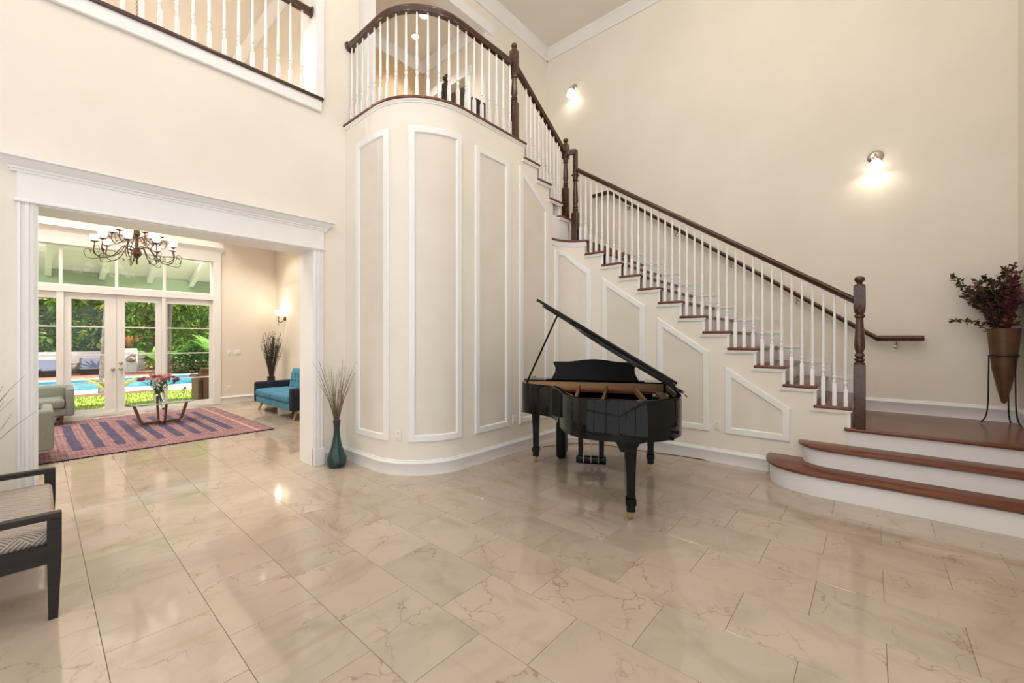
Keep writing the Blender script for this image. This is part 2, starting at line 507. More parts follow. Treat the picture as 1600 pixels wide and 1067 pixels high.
def lamp(name, loc, energy, color, parent=None, size=0.05, local=False, spot=None, aim=None):
    d = bpy.data.lights.new(name, 'SPOT' if spot else 'POINT')
    d.energy = energy; d.color = color; d.shadow_soft_size = size
    if spot:
        d.spot_size = R(spot); d.spot_blend = 0.6
    o = bpy.data.objects.new(name, d)
    C.objects.link(o)
    if aim is not None:
        o.rotation_euler = Vector(aim).to_track_quat('-Z', 'Y').to_euler()
    if parent is not None:
        o.parent = parent
        o.location = Vector(loc) - (Vector((0, 0, 0)) if local else wloc(parent))
    else:
        o.location = loc
    return o

def catmull(pts, n=6, closed=False):
    out = []
    m = len(pts)
    rng_ = range(m) if closed else range(m - 1)
    for i in rng_:
        g = lambda k: Vector(pts[k % m]) if closed else Vector(pts[max(0, min(m - 1, k))])
        p0, p1, p2, p3 = g(i - 1), g(i), g(i + 1), g(i + 2)
        for j in range(n):
            t = j / n
            out.append(0.5 * ((2 * p1) + (p2 - p0) * t + (2 * p0 - 5 * p1 + 4 * p2 - p3) * t * t + (3 * p1 - p0 - 3 * p2 + p3) * t ** 3))
    if not closed:
        out.append(Vector(pts[-1]))
    return out

def project(p):
    fx, fy = math.cos(YAW), math.sin(YAW)
    rx, ry = math.sin(YAW), -math.cos(YAW)
    d = p[0] * fx + p[1] * fy
    if d < 0.05: return None
    return (800 + 645.76 * (p[0] * rx + p[1] * ry) / d, 530 - 645.76 * (p[2] - CAM_H) / d)

# ------------------------------------------------------------------ the setting
YL, YL2 = 4.80, 5.13            # left wall: hall face, living-room face
XB = 6.70                       # wall behind the stairs
YR = -1.15                      # right wall
YF = 4.90                       # far wall of the stairwell
YD = 11.0                       # french-door wall
XR = 3.84                       # right wall of the living room
ZC = 7.14                       # hall ceiling
XW = -3.4                       # wall behind the camera
Z21 = 4.032                     # upper floor
rise = 0.192

# the wall under the stairs: one continuous plan line from the left wall round to the bottom steps
SEG = [0.67, 0.67 + 0.68 * math.pi / 2, 0, 0, 0]
SEG[2] = SEG[1] + 1.73
SEG[3] = SEG[2] + 0.40 * math.pi / 2
SEG[4] = SEG[3] + 2.87
def plan(s):
    if s <= SEG[0]:
        return (2.45, 4.80 - s), (-1, 0)
    if s <= SEG[1]:
        t = (s - SEG[0]) / 0.68
        n = (-math.cos(t), -math.sin(t))
        return (3.13 + 0.68 * n[0], 4.13 + 0.68 * n[1]), n
    if s <= SEG[2]:
        return (3.13 + s - SEG[1], 3.45), (0, -1)
    if s <= SEG[3]:
        t = (s - SEG[2]) / 0.40
        q = (math.sin(t), math.cos(t))
        return (4.86 + 0.40 * q[0], 3.05 + 0.40 * q[1]), (-q[0], -q[1])
    return (5.26, 3.05 - (s - SEG[3])), (-1, 0)
def onplan(s, d, z):
    p, n = plan(s)
    return (p[0] + n[0] * d, p[1] + n[1] * d, z)
def srange(a, b, step=0.06):
    k = sorted(set([a, b] + [q for q in SEG if a < q < b]))
    out = []
    for i in range(len(k) - 1):
        mid = (k[i] + k[i + 1]) / 2
        curved = SEG[0] < mid < SEG[1] or SEG[2] < mid < SEG[3]
        n = max(1, math.ceil((k[i + 1] - k[i]) / step)) if curved else 1
        out += [k[i] + (k[i + 1] - k[i]) * j / n for j in range(n)]
    return out + [b]
def sX(x): return SEG[1] + x - 3.13         # s on the straight flank below the upper flight
def sY(y): return SEG[3] + 3.05 - y         # s on the flank below the long flight

# stairs
YN = [0.151 + 0.2704 * i for i in range(11)]           # nosing fronts of the long flight
ZN = [rise * (4 + i) + 0.008 for i in range(11)]
Z15, Z16 = 2.895, 3.078
XN = {17: 5.30, 18: 5.065, 19: 4.80, 20: 4.525, 21: 4.225}   # nosing fronts of the upper flight
Z1, Z2, Z3 = 0.212, 0.398, 0.575

# floor with its tiles
fl = MB().box(XW, 6.9, -2.6, YD + 0.25, -0.20, -0.004)
floor = struct('floor', fl, 'grout', 'polished cream marble tile floor running through both rooms', 'floor')
PW, PL = 0.4085, 0.603
tb = MB().rbox(-PW / 2 + 0.0012, PW / 2 - 0.0012, -PL / 2 + 0.0012, PL / 2 - 0.0012, -0.02, 0.0, 0.0008, 1)
tme = tb.mesh('tile', 'marble', 0)
tme2 = tb.mesh('tile', 'marble2', 0)
cand = []
far_tiles = []
for k in range(-9, 17):
    x = 0.203 + PW * (k + 0.5)
    y0 = 1.455 - 0.3015 * (k - 2)
    y0 -= math.floor((y0 + 2.6) / PL) * PL
    j = 0
    while y0 + PL * (j + 0.5) < YD + 0.1:
        y = y0 + PL * (j + 0.5)
        j += 1
        if y > 5.2 and x > 4.1: continue
        if x > 5.45 or (x > 2.8 and 3.75 < y < 5.0): continue
        ok = False
        for dx in (-0.5, 0, 0.5):
            for dy in (-0.5, 0, 0.5):
                q = project((x + dx * PW, y + dy * PL, 0))
                if q and -70 < q[0] < 1670 and q[1] < 1130: ok = True
        (cand if ok else far_tiles).append((x, y))
cand.sort(key=lambda p: p[0] * math.cos(YAW) + p[1] * math.sin(YAW))
for x, y in cand[:300]:
    link('tile', tme2 if x < 1.5 and y > 1.2 else tme, floor, loc=(x, y, 0))
rest = MB()
for x, y in cand[300:] + far_tiles:
    rest.box(x - PW / 2 + 0.0016, x + PW / 2 - 0.0016, y - PL / 2 + 0.0016, y + PL / 2 - 0.0016, -0.02, 0)
ro = rest.build('tiles_beyond', 'marble', floor, 0)
ro['kind'] = 'stuff'

# left wall with the cased opening below and the overlook above
OX0, OX1, OZ = 0.0, 2.064, 2.465
BX1, BZ = 2.095, 4.185
w = MB()
w.box(XW, OX0, YL, YL2, 0, BZ)
w.box(OX0, OX1, YL, YL2, OZ, BZ)
w.box(OX1, 2.55, YL, YL2, 0, BZ)
w.box(BX1, 2.62, YL, YL2, BZ, ZC)
w.box(XW, -2.4, YL, YL2, BZ, ZC)
w.box(-2.4, BX1, YL, YL2, 6.6, ZC)
struct('wall_left', w, 'wall', 'cream wall with the wide cased opening and the overlook above', 'wall', 0)

# wall under the stairs
def top_of(s):
    p, n = plan(s)
    if s <= sX(XN[21] - 0.03): return Z21 - 0.035
    if s < SEG[2] + 0.02:
        for k in (20, 19, 18, 17):
            if p[0] <= XN[k] - 0.03: return rise * k - 0.035
        return rise * 17 - 0.035
    if s <= sY(YN[10] + 0.30): return Z15 - 0.035
    for i in range(10, -1, -1):
        if p[1] >= YN[i] + 0.03 - 1e-6: return ZN[i] - 0.035
    return Z3 - 0.035
brk = [0.0] + [sX(XN[k] - 0.03) for k in (21, 20, 19, 18)] + [SEG[2], SEG[3], sY(YN[10] + 0.30)] + [sY(YN[i] + 0.03) for i in range(10, -1, -1)] + [SEG[4]]
brk = sorted(b for b in set(brk) if b <= SEG[4] + 1e-6)
w = MB()
for a, b in zip(brk[:-1], brk[1:]):
    if b - a < 1e-4: continue
    t = top_of((a + b) / 2)
    ss = srange(a, b, 0.05)
    prof = [(0, 0), (0, t), (-0.10, t), (-0.10, 0)]
    pts = [plan(q) for q in ss]
    w.sweep(prof, [(p[0], p[1], 0) for p, n in pts], [n for p, n in pts])
wall_stair = struct('wall_stairs', w, 'wall', 'curving cream wall panelled below the staircase', 'wall')

def panel(name_s, inner, fw=0.078, dep=0.022):
    # inner: polygon (s,z) counter-clockwise from bottom-left; frame is mitred round it
    n = len(inner)
    def off(i):
        p = Vector(inner[i]); a = (p - Vector(inner[i - 1])).normalized(); b = (Vector(inner[(i + 1) % n]) - p).normalized()
        na, nb = Vector((a.y, -a.x)), Vector((b.y, -b.x))
        m = (na + nb).normalized()
        return p + m * (fw / max(0.3, m.dot(na)))
    outer = [off(i) for i in range(n)]
    fr = MB()
    for i in range(n):
        j = (i + 1) % n
        N_ = 14
        rows = []
        for k in range(N_ + 1):
            t = k / N_
            o_ = outer[i].lerp(outer[j], t); q_ = Vector(inner[i]).lerp(Vector(inner[j]), t)
            m1 = o_.lerp(q_, 0.12); m2 = o_.lerp(q_, 0.86)
            rows.append([onplan(o_.x, 0, o_.y), onplan(o_.x, dep * 0.6, o_.y), onplan(m1.x, dep, m1.y), onplan(m2.x, dep, m2.y), onplan(q_.x, dep * 0.35, q_.y), onplan(q_.x, 0, q_.y)])
        vs = [p for r_ in rows for p in r_]
        fs = [(r_ * 6 + c, r_ * 6 + c + 1, (r_ + 1) * 6 + c + 1, (r_ + 1) * 6 + c) for r_ in range(N_) for c in range(5)]
        fr.add(vs, fs)
    fo = fr.build('panel_moulding', 'white', wall_stair, 30)
    ins = MB()
    s0, s1 = min(p[0] for p in inner), max(p[0] for p in inner)
    zb = min(p[1] for p in inner)
    tops = sorted([p for p in inner if p[1] > zb + 0.01])
    def ztop(s):
        for p, q in zip(tops[:-1], tops[1:]):
            if p[0] - 1e-9 <= s <= q[0] + 1e-9:
                return p[1] + (q[1] - p[1]) * (s - p[0]) / max(1e-9, q[0] - p[0])
        return tops[-1][1]
    ss = sorted(set([s0 + (s1 - s0) * k / 16 for k in range(17)] + [p[0] for p in inner]))
    vs = []
    for q in ss:
        vs += [onplan(q, 0.004, zb), onplan(q, 0.004, ztop(q))]
    ins.add(vs, [(2 * k, 2 * k + 2, 2 * k + 3, 2 * k + 1) for k in range(len(ss) - 1)])
    ins.build('panel_field', 'inset', wall_stair, 30, fix=False)
B0 = 0.43
panel('a', [(0.350, B0), (0.815, B0), (0.815, 3.635), (0.350, 3.635)])
panel('b', [(1.195, B0), (1.635, B0), (1.635, 3.635), (1.195, 3.635)])
panel('c', [(1.995, B0), (2.435, B0), (2.435, 3.605), (1.995, 3.605)])
panel('d', [(sX(4.18), B0), (sX(4.65), B0), (sX(4.65), 3.225), (sX(4.18), 3.555)])
panel('e', [(3.575, B0), (4.010, B0), (4.010, 2.39), (3.665, 2.66), (3.575, 2.66)])
panel('f', [(sY(2.80), B0), (sY(2.33), B0), (sY(2.33), 1.85), (sY(2.80), 2.175)])
panel('g', [(sY(2.01), B0), (sY(1.535), B0), (sY(1.535), 1.26), (sY(2.01), 1.585)])
panel('h', [(sY(1.21), B0), (sY(0.73), B0), (sY(0.73), 0.67), (sY(1.21), 0.99)])

# baseboard profiles
BP = [(0, 0), (0.018, 0), (0.018, 0.118), (0.024, 0.124), (0.022, 0.138), (0.012, 0.146), (0.012, 0.154), (0.006, 0.162), (0, 0.162)]
def base_straight(mb, a, b, n, z=0.0):
    mb.sweep(BP, [(a[0], a[1], z), (b[0], b[1], z)], [n, n])
b = MB()
pts = [plan(q) for q in srange(0.0, sY(0.85), 0.05)]
b.sweep(BP, [(p[0], p[1], 0) for p, n in pts], [n for p, n in pts])
struct('baseboard_stairs', b, 'white', 'white moulded baseboard following the curved stair wall', 'baseboard', 50)
b = MB(); base_straight(b, (2.185, YL), (2.45, YL), (0, -1)); base_straight(b, (XW, YL), (-0.12, YL), (0, -1))
struct('baseboard_left', b, 'white', 'white baseboard beside the cased opening', 'baseboard', 50)

# wall behind the stairs, far wall, right wall, ceiling
w = MB().box(XB, XB + 0.15, YR - 0.2, YF + 0.2, 0, ZC)
struct('wall_back', w, 'wall', 'tall cream wall behind the long stair flight', 'wall', 0)
w = MB().box(4.95, XB, YF, YF + 0.15, 0, ZC)
w.box(2.58, 4.95, YF, YF + 0.15, 6.75, ZC)
struct('wall_far', w, 'wall', 'cream stairwell wall above the upper flight', 'wall', 0)
w = MB().box(2.6, XB, YR - 0.2, YR, 0, ZC)
# the rest of that side and the wall behind the camera are window walls
w.box(XW, 2.6, YR - 1.4, YR - 1.2, 0, 0.25); w.box(XW, 2.6, YR - 1.4, YR - 1.2, 6.6, ZC)
w.box(2.4, 2.6, YR - 1.4, YR, 0, ZC)
for x in (XW, -1.5, 0.45):
    w.box(x, x + 0.16, YR - 1.4, YR - 1.2, 0.25, 6.6)
w.box(XW, 2.6, YR - 1.4, YR - 1.2, 2.75, 2.95)
struct('wall_right', w, 'wall', 'cream wall at the right with tall front windows', 'wall', 0)
w = MB()
w.box(XW - 0.2, XW, -2.6, YL2, 0, 0.25); w.box(XW - 0.2, XW, -2.6, YL2, 6.6, ZC); w.box(XW - 0.2, XW, -2.6, YL2, 2.75, 2.95)
for y in (-2.6, -0.3, 2.0, 4.4):
    w.box(XW - 0.2, XW, y, y + 0.2, 0.25, 6.6)
struct('wall_front', w, 'wall', 'front wall of tall windows behind the viewer', 'wall', 0)
c = MB().box(XW - 0.2, XB + 0.15, -2.6, YF + 0.3, ZC, ZC + 0.15)
struct('ceiling', c, 'ceil', 'high beige plaster ceiling over the stair hall', 'ceiling', 0)
CP = [(0, 0), (0.03, 0), (0.045, 0.03), (0.06, 0.045), (0.11, 0.10), (0.125, 0.115), (0.15, 0.13), (0.15, 0.16), (0, 0.16)]
b = MB()
b.sweep(CP, [(XB, YR, ZC - 0.16), (XB, YF, ZC - 0.16)], [(-1, 0), (-1, 0)])
b.sweep(CP, [(XB, YF, ZC - 0.16), (2.58, YF, ZC - 0.16)], [(0, -1), (0, -1)])
b.sweep(CP, [(2.58, YL, ZC - 0.16), (XW, YL, ZC - 0.16)], [(0, -1), (0, -1)])
struct('trim_1', b, 'white', 'white crown moulding along the high hall ceiling', 'crown moulding', 50)

# cased opening
tr = thing('trim_2', 'white cased opening with corniced header into the living room', 'door casing', (1.03, YL, 0), kind='structure')
def fluted(x0, x1):
    p = [(x0, YL + 0.001), (x0, YL - 0.022)]
    wdt = x1 - x0
    for a, d in ((0.16, 0.030), (0.20, 0.018), (0.38, 0.018), (0.42, 0.030), (0.58, 0.030), (0.62, 0.018), (0.80, 0.018), (0.84, 0.030)):
        p.append((x0 + wdt * a, YL - d))
    return p + [(x1, YL - 0.022), (x1, YL + 0.001)]
for x0, x1 in ((-0.098, 0.0), (OX1, OX1 + 0.11)):
    MB().prism(fluted(x0, x1), 0.20, 2.468).build('casing_leg', 'white', tr, 20)
    MB().rbox(x0 - 0.006, x1 + 0.006, YL - 0.042, YL + 0.001, 0, 0.20, 0.004, 1).build('plinth_block', 'white', tr)
for x0, x1 in ((-0.012, 0.006), (OX1 - 0.006, OX1 + 0.012)):
    MB().box(x0, x1, YL - 0.02, YL2 + 0.02, 0, OZ).build('jamb_lining', 'white', tr, 0)
MB().box(-0.012, OX1 + 0.012, YL - 0.02, YL2 + 0.02, OZ - 0.006, OZ + 0.01).build('head_lining', 'white', tr, 0)
MB().rbox(-0.115, OX1 + 0.127, YL - 0.044, YL, 2.468, 2.494, 0.008, 2).build('header_bead', 'white', tr)
MB().box(-0.098, OX1 + 0.11, YL - 0.026, YL, 2.494, 2.70).build('header_board', 'white', tr, 0)
HP = [(0, 0), (0.032, 0), (0.034, 0.018), (0.042, 0.022), (0.044, 0.036), (0.06, 0.05), (0.085, 0.085), (0.105, 0.092), (0.105, 0.108), (0, 0.108)]
cor = MB()
x0, x1 = -0.098, OX1 + 0.11
for i in range(1):
    m_ = len(HP)
    vs = []
    for d, z in HP: vs.append((x0 - d, YL, 2.69 + z))
    for d, z in HP: vs.append((x0 - d, YL - d, 2.69 + z))
    for d, z in HP: vs.append((x1 + d, YL - d, 2.69 + z))
    for d, z in HP: vs.append((x1 + d, YL, 2.69 + z))
    fs = [(r_ * m_ + k, r_ * m_ + (k + 1) % m_, (r_ + 1) * m_ + (k + 1) % m_, (r_ + 1) * m_ + k) for r_ in range(3) for k in range(m_)]
    cor.add(vs, fs)
cor.build('header_cornice', 'white', tr, 30)

# overlook sill and casing
tr = thing('trim_3', 'dark sill and white casing of the upstairs overlook', 'window casing', (0, YL, BZ), kind='structure')
MB().rbox(-2.4, BX1 + 0.075, YL - 0.055, YL2, BZ, BZ + 0.034, 0.012, 2).build('sill_nosing', 'walnut', tr)
MB().box(-2.4, BX1 + 0.055, YL - 0.028, YL, BZ - 0.105, BZ).build('sill_apron', 'white', tr, 0)
MB().rbox(-2.4, BX1 + 0.05, YL - 0.04, YL, BZ - 0.125, BZ - 0.105, 0.006, 1).build('apron_bead', 'white', tr)
MB().box(BX1, BX1 + 0.085, YL - 0.022, YL, BZ + 0.034, 6.6).build('casing_leg', 'white', tr, 0)
MB().box(BX1 - 0.008, BX1 + 0.004, YL - 0.02, YL2 + 0.02, BZ + 0.034, 6.6).build('jamb_lining', 'white', tr, 0)

# living room shell
w = MB()
w.box(-2.9, -0.47 - 0.10, YD, YD + 0.25, 0, 7.0)
w.box(2.56, XR + 0.15, YD, YD + 0.25, 0, 7.0)
w.box(-0.57, 2.56, YD, YD + 0.25, 3.20, 7.0)
struct('wall_garden', w, 'wall2', 'sand-coloured living room wall round the french doors', 'wall', 0)
w = MB().box(XR, XR + 0.15, YL2, YD + 0.25, 0, 3.8)
w.box(2.62, 2.75, YL2, YD, 3.7, 7.0)
struct('wall_living', w, 'wall2', 'sand-coloured living room side wall behind the blue loveseat', 'wall', 0)
w = MB().box(-3.05, -2.9, YL2, YD + 0.25, 0, 7.0)
struct('wall_side', w, 'wall2', 'living room wall beyond the sage sofa', 'wall', 0)
c = MB().box(-3.05, 2.75, YL2 - 0.33, YD + 0.25, 6.9, 7.05)
c.box(2.62, XR + 0.15, YL2, YD + 0.1, 3.7, 3.8)
struct('ceiling_living', c, 'ceil', 'pale living room ceiling above the chandelier', 'ceiling', 0)
b = MB()
b.sweep(CP, [(2.62, YL2, 6.74), (2.62, YD, 6.74)], [(-1, 0), (-1, 0)])
struct('trim_4', b, 'white', 'white crown moulding seen through the overlook', 'crown moulding', 50)
b = MB(); base_straight(b, (2.70, YD), (XR, YD), (0, -1)); base_straight(b, (XR, YD), (XR, YL2), (-1, 0)); base_straight(b, (-2.9, YD), (-0.70, YD), (0, -1))
struct('baseboard_living', b, 'white', 'white baseboard along the living room walls', 'baseboard', 50)

# french doors, sidelights and transoms
def leaf_frame(mb, x0, x1, gx0, gx1, z0, gz0, gz1, z1, y0, y1):
    mb.box(x0, gx0, y0, y1, z0, z1); mb.box(gx1, x1, y0, y1, z0, z1)
    mb.box(gx0, gx1, y0, y1, z0, gz0); mb.box(gx0, gx1, y0, y1, gz1, z1)
yd = YD + 0.05
tr = thing('trim_5', 'white casing and mullions round the french doors', 'door casing', (1.015, YD, 0), kind='structure')
for x0, x1 in ((-0.70, -0.545), (2.56, 2.695)):
    MB().rbox(x0, x1, YD - 0.03, YD, 0, 3.16, 0.003, 1).build('casing_leg', 'white', tr)
MB().box(-0.70, 2.695, YD - 0.03, YD, 3.16, 3.39).build('header_board', 'white', tr, 0)
MB().sweep(HP, [(-0.75, YD, 3.37), (2.74, YD, 3.37)], [(0, -1), (0, -1)]).build('header_cornice', 'white', tr, 30)
for x in (0.255, 1.715):
    MB().box(x - 0.03, x + 0.06 if x < 1 else x + 0.03, YD, YD + 0.16, 0, 2.40).build('mullion', 'white', tr, 0)
MB().box(-0.57, 2.56, YD - 0.01, YD + 0.18, 2.31, 2.43).build('transom_bar', 'white', tr, 0)
MB().box(-0.57, 2.56, YD, YD + 0.22, -0.01, 0.035).build('threshold', 'white', tr, 0)
def bars(par, gx0, gx1):
    for z in (0.62, 1.15, 1.68):
        MB().box(gx0, gx1, yd + 0.005, yd + 0.04, z - 0.011, z + 0.011).build('glazing_bar', 'white', par, 0)
def glaze(par, gx0, gx1, z0, z1):
    MB().box(gx0, gx1, yd + 0.02, yd + 0.026, z0, z1).build('pane', 'pane', par, 0)
for nm, x0, x1, gx0, gx1, kx, lab in (('door_1', 0.318, 1.013, 0.412, 0.850, 0.955, 'left french door leaf with a single round knob'), ('door_2', 1.017, 1.683, 1.130, 1.590, 1.070, 'right french door leaf with knob and deadbolt')):
    d = thing(nm, lab, 'door', ((x0 + x1) / 2, yd, 0.035), kind='structure')
    mb = MB(); leaf_frame(mb, x0, x1, gx0, gx1, 0.04, 0.125, 2.19, 2.305, yd, yd + 0.045)
    mb.build('door_frame', 'white', d, 0)
    glaze(d, gx0, gx1, 0.125, 2.19); bars(d, gx0, gx1)
    for z in ((0.87,) if nm == 'door_1' else (0.87, 0.985)):
        k = MB().lathe([(0.030, 0), (0.030, 0.008), (0.012, 0.012), (0.012, 0.035), (0.028, 0.045), (0.033, 0.06), (0.025, 0.075), (0.004, 0.08)], 14, (kx, yd, z), (0, -1, 0))
        tag(k.build('knob', 'nickel', d), 'brushed nickel knob')
for i, (x0, x1, gx0, gx1, lab) in enumerate(((-0.545, 0.225, -0.47, 0.232, 'tall sidelight window left of the french doors'), (1.745, 2.56, 1.78, 2.505, 'tall sidelight window right of the french doors'))):
    d = thing('window_%d' % (i + 1), lab, 'window', ((x0 + x1) / 2, yd, 0.035), kind='structure')
    mb = MB(); leaf_frame(mb, x0, x1, gx0, gx1, 0.04, 0.125, 2.19, 2.31, yd, yd + 0.045)
    mb.build('sash_frame', 'white', d, 0)
    glaze(d, gx0, gx1, 0.125, 2.19); bars(d, gx0, gx1)
tx = [-0.545, 0.28, 1.015, 1.735, 2.56]
tl = ['transom pane above the left sidelight', 'transom pane above the left door leaf', 'transom pane above the right door leaf', 'transom pane above the right sidelight']
for i in range(4):
    d = thing('window_%d' % (i + 3), tl[i], 'window', ((tx[i] + tx[i + 1]) / 2, yd, 2.43), kind='structure')
    mb = MB(); leaf_frame(mb, tx[i], tx[i + 1], tx[i] + 0.022, tx[i + 1] - 0.022, 2.43, 2.455, 3.145, 3.2, yd, yd + 0.045)
    mb.build('sash_frame', 'white', d, 0)
    glaze(d, tx[i] + 0.022, tx[i + 1] - 0.022, 2.455, 3.145)

# upper hall
up = MB()
upp = [onplan(q, -0.09, 0)[:2] for q in srange(0, sX(XN[21] - 0.03), 0.06)]
poly = [(p[0], p[1]) for p in upp] + [(XN[21] - 0.03, YF + 0.1), (4.95, YF + 0.1), (4.95, 6.7), (2.75, 6.7), (2.75, YL2), (2.54, YL2)]
up.prism(poly[::-1], Z21 - 0.30, Z21 - 0.036)
struct('floor_upper', up, 'wall', 'upper landing slab above the curved wall', 'floor')
w = MB().box(2.75, 4.95, 6.6, 6.75, Z21 - 0.1, 6.75)
struct('wall_upper', w, 'ochre', 'ochre wall at the back of the upper hall', 'wall', 0)
w = MB().box(4.95, 5.10, YF + 0.15, 5.35, Z21 - 0.1, 6.9)
w.box(4.95, 5.10, 6.25, 6.75, Z21 - 0.1, 6.9)
w.box(4.95, 5.10, 5.35, 6.25, 6.05, 6.9)
w.box(6.0, 6.1, 5.0, 6.75, Z21 - 0.1, 6.9)
w.box(5.1, 6.1, 6.75, 6.85, Z21 - 0.1, 6.9)
w.box(5.1, 6.1, 5.05, 6.75, Z21 - 0.2, Z21 - 0.05)
struct('wall_hall', w, 'wall2', 'upper hall side wall with a cased doorway', 'wall', 0)
c = MB().box(2.76, 6.1, YF + 0.15, 6.85, 6.75, 6.9)
struct('ceiling_upper', c, 'ceil', 'upper hall ceiling holding two downlights', 'ceiling', 0)
b = MB()
b.sweep(CP, [(2.75, 6.6, 6.59), (4.95, 6.6, 6.59)], [(0, -1), (0, -1)])
b.sweep(CP, [(4.95, 6.6, 6.59), (4.95, YF + 0.15, 6.59)], [(-1, 0), (-1, 0)])
struct('trim_6', b, 'white', 'white crown moulding round the upper hall ceiling', 'crown moulding', 50)
tr = thing('trim_7', 'white casing round the upper hall opening', 'door casing', (3.7, YF, Z21), kind='structure')
MB().box(2.56, 2.90, YF - 0.02, YF + 0.17, Z21, 6.62).build('casing_leg', 'white', tr, 0)
MB().box(2.56, 5.12, YF - 0.03, YF + 0.17, 6.62, 6.80).build('header_board', 'white', tr, 0)
tr = thing('trim_8', 'white casing of the upper hall doorway', 'door casing', (4.95, 5.8, Z21), kind='structure')
MB().box(4.925, 4.95, 5.25, 5.35, Z21, 6.06).build('casing_leg', 'white', tr, 0)
MB().box(4.925, 4.95, 6.25, 6.35, Z21, 6.06).build('casing_leg', 'white', tr, 0)
MB().box(4.92, 4.95, 5.23, 6.37, 6.05, 6.20).build('header_board', 'white', tr, 0)
# ------------------------------------------------------------------ staircase
st = thing('staircase', 'white staircase with dark red-brown treads and two curved bottom steps', 'staircase', (5.26, 0.2, 0))
def step_outline(front, y_end, y_c, grow=0.0, p=2.0):
    # plan of a bottom step with a rounded left end that dies into the stair wall
    a = 5.26 - front + grow; b_ = y_end - y_c + grow
    pts = [(5.30, YR), (front - grow, YR)]
    for k in range(19):
        t = k / 18 * math.pi / 2
        pts.append((5.26 - a * math.cos(t) ** (2 / p), y_c + b_ * math.sin(t) ** (2 / p)))
    pts.append((5.30, y_end + grow))
    return pts
for front, y_end, y_c, z0, z1, p in ((4.70, 0.82, 0.26, 0, Z1, 2.7), (4.98, 0.545, 0.22, Z1, Z2, 2.2)):
    MB().prism(step_outline(front, y_end, y_c, 0, p), z0, z1 - 0.034).build('riser', 'white', st, 40)
    t_ = MB()
    lo, mid = step_outline(front, y_end, y_c, 0.022, p), step_outline(front, y_end, y_c, 0.034, p)
    n = len(lo)
    vs = []
    for ring, z in ((lo, z1 - 0.034), (mid, z1 - 0.026), (mid, z1 - 0.008), (lo, z1)):
        vs += [(a, b_, z) for a, b_ in ring]
    fs = [tuple(range(n))[::-1], tuple(range(3 * n, 4 * n))]
    for r_ in range(3):
        fs += [(r_ * n + i, r_ * n + (i + 1) % n, (r_ + 1) * n + (i + 1) % n, (r_ + 1) * n + i) for i in range(n)]
    t_.add(vs, fs)
    t_.build('tread', 'tread', st, 40)
MB().box(5.26, 5.30, YR, 0.181, Z2, Z3 - 0.034).build('riser', 'white', st, 0)
MB().rbox(5.225, 5.29, YR, 0.205, Z3 - 0.034, Z3, 0.012, 3).build('landing_nosing', 'tread', st)
MB().box(5.30, XB, YR, 0.181, Z3 - 0.20, Z3 - 0.034).build('landing_base', 'white', st, 0)
npl = 17
for k in range(npl):
    x0 = 5.29 + (XB - 5.29) * k / npl
    MB().rbox(x0, x0 + (XB - 5.29) / npl - 0.001, YR, 0.181, Z3 - 0.034, Z3 - 0.0003, 0.0012, 1).build('floor_plank', 'tread', st)
for i in range(11):
    y1 = YN[i + 1] + 0.03 if i < 10 else YN[10] + 0.30
    z = ZN[i]
    MB().rbox(5.225, XB, YN[i], y1, z - 0.034, z, 0.012, 3).build('tread', 'tread', st)
    zb = ZN[i - 1] if i else Z3
    MB().box(5.262, XB, YN[i] + 0.03, YN[i] + 0.05, zb, z - 0.034).build('riser', 'white', st, 0)
    # stepped white trim under the tread end and down the riser end
    t_ = MB()
    t_.box(5.240, 5.26, YN[i] + 0.004, y1 + 0.028, z - 0.066, z - 0.034)
    t_.box(5.232, 5.26, YN[i] - 0.008, y1 + 0.016, z - 0.046, z - 0.034)
    t_.box(5.246, 5.26, YN[i] + 0.004, YN[i] + 0.034, zb - 0.034, z - 0.066)
    t_.build('tread_end_moulding', 'white', st, 0)
# corner landing, winder, upper flight
ss = srange(sX(4.86) - 0.03, sY(YN[10] + 0.275), 0.04)
pts = [plan(q) for q in ss]
NP = [(0.022, -0.034), (0.034, -0.026), (0.034, -0.008), (0.022, 0), (-0.10, 0), (-0.10, -0.034)]
MB().sweep(NP, [(p[0], p[1], Z15) for p, n in pts], [n for p, n in pts]).build('landing_nosing', 'tread', st, 40)
AP = [(0, -0.10), (0.010, -0.095), (0.014, -0.06), (0.022, -0.045), (0.024, -0.034), (0, -0.034)]
MB().sweep(AP, [(p[0], p[1], Z15) for p, n in pts], [n for p, n in pts]).build('landing_apron', 'white', st, 40)
inner = [plan(q)[0] for q in srange(SEG[2], SEG[3], 0.05)]
MB().prism([(5.30, 3.125), (XB, 3.125), (XB, YF), (4.9, YF), (4.9, 3.52)] + [(p[0] + 0.05, p[1] + 0.05) for p in inner[1:]], Z15 - 0.16, Z15 - 0.002).build('corner_landing', 'tread', st, 0)
MB().box(5.29, XB, YN[10] + 0.30, YN[10] + 0.32, ZN[10], Z15 - 0.034).build('riser', 'white', st, 0)
MB().prism([(5.30, 3.56), (XB - 0.02, 4.62), (XB - 0.02, YF), (4.9, YF), (4.9, 3.56)], Z15, Z16).build('winder', 'tread', st, 0)
MB().box(4.80, 5.27, 3.452, 3.55, Z15 - 0.04, rise * 17 - 0.034).build('stringer_panel', 'white', st, 0)
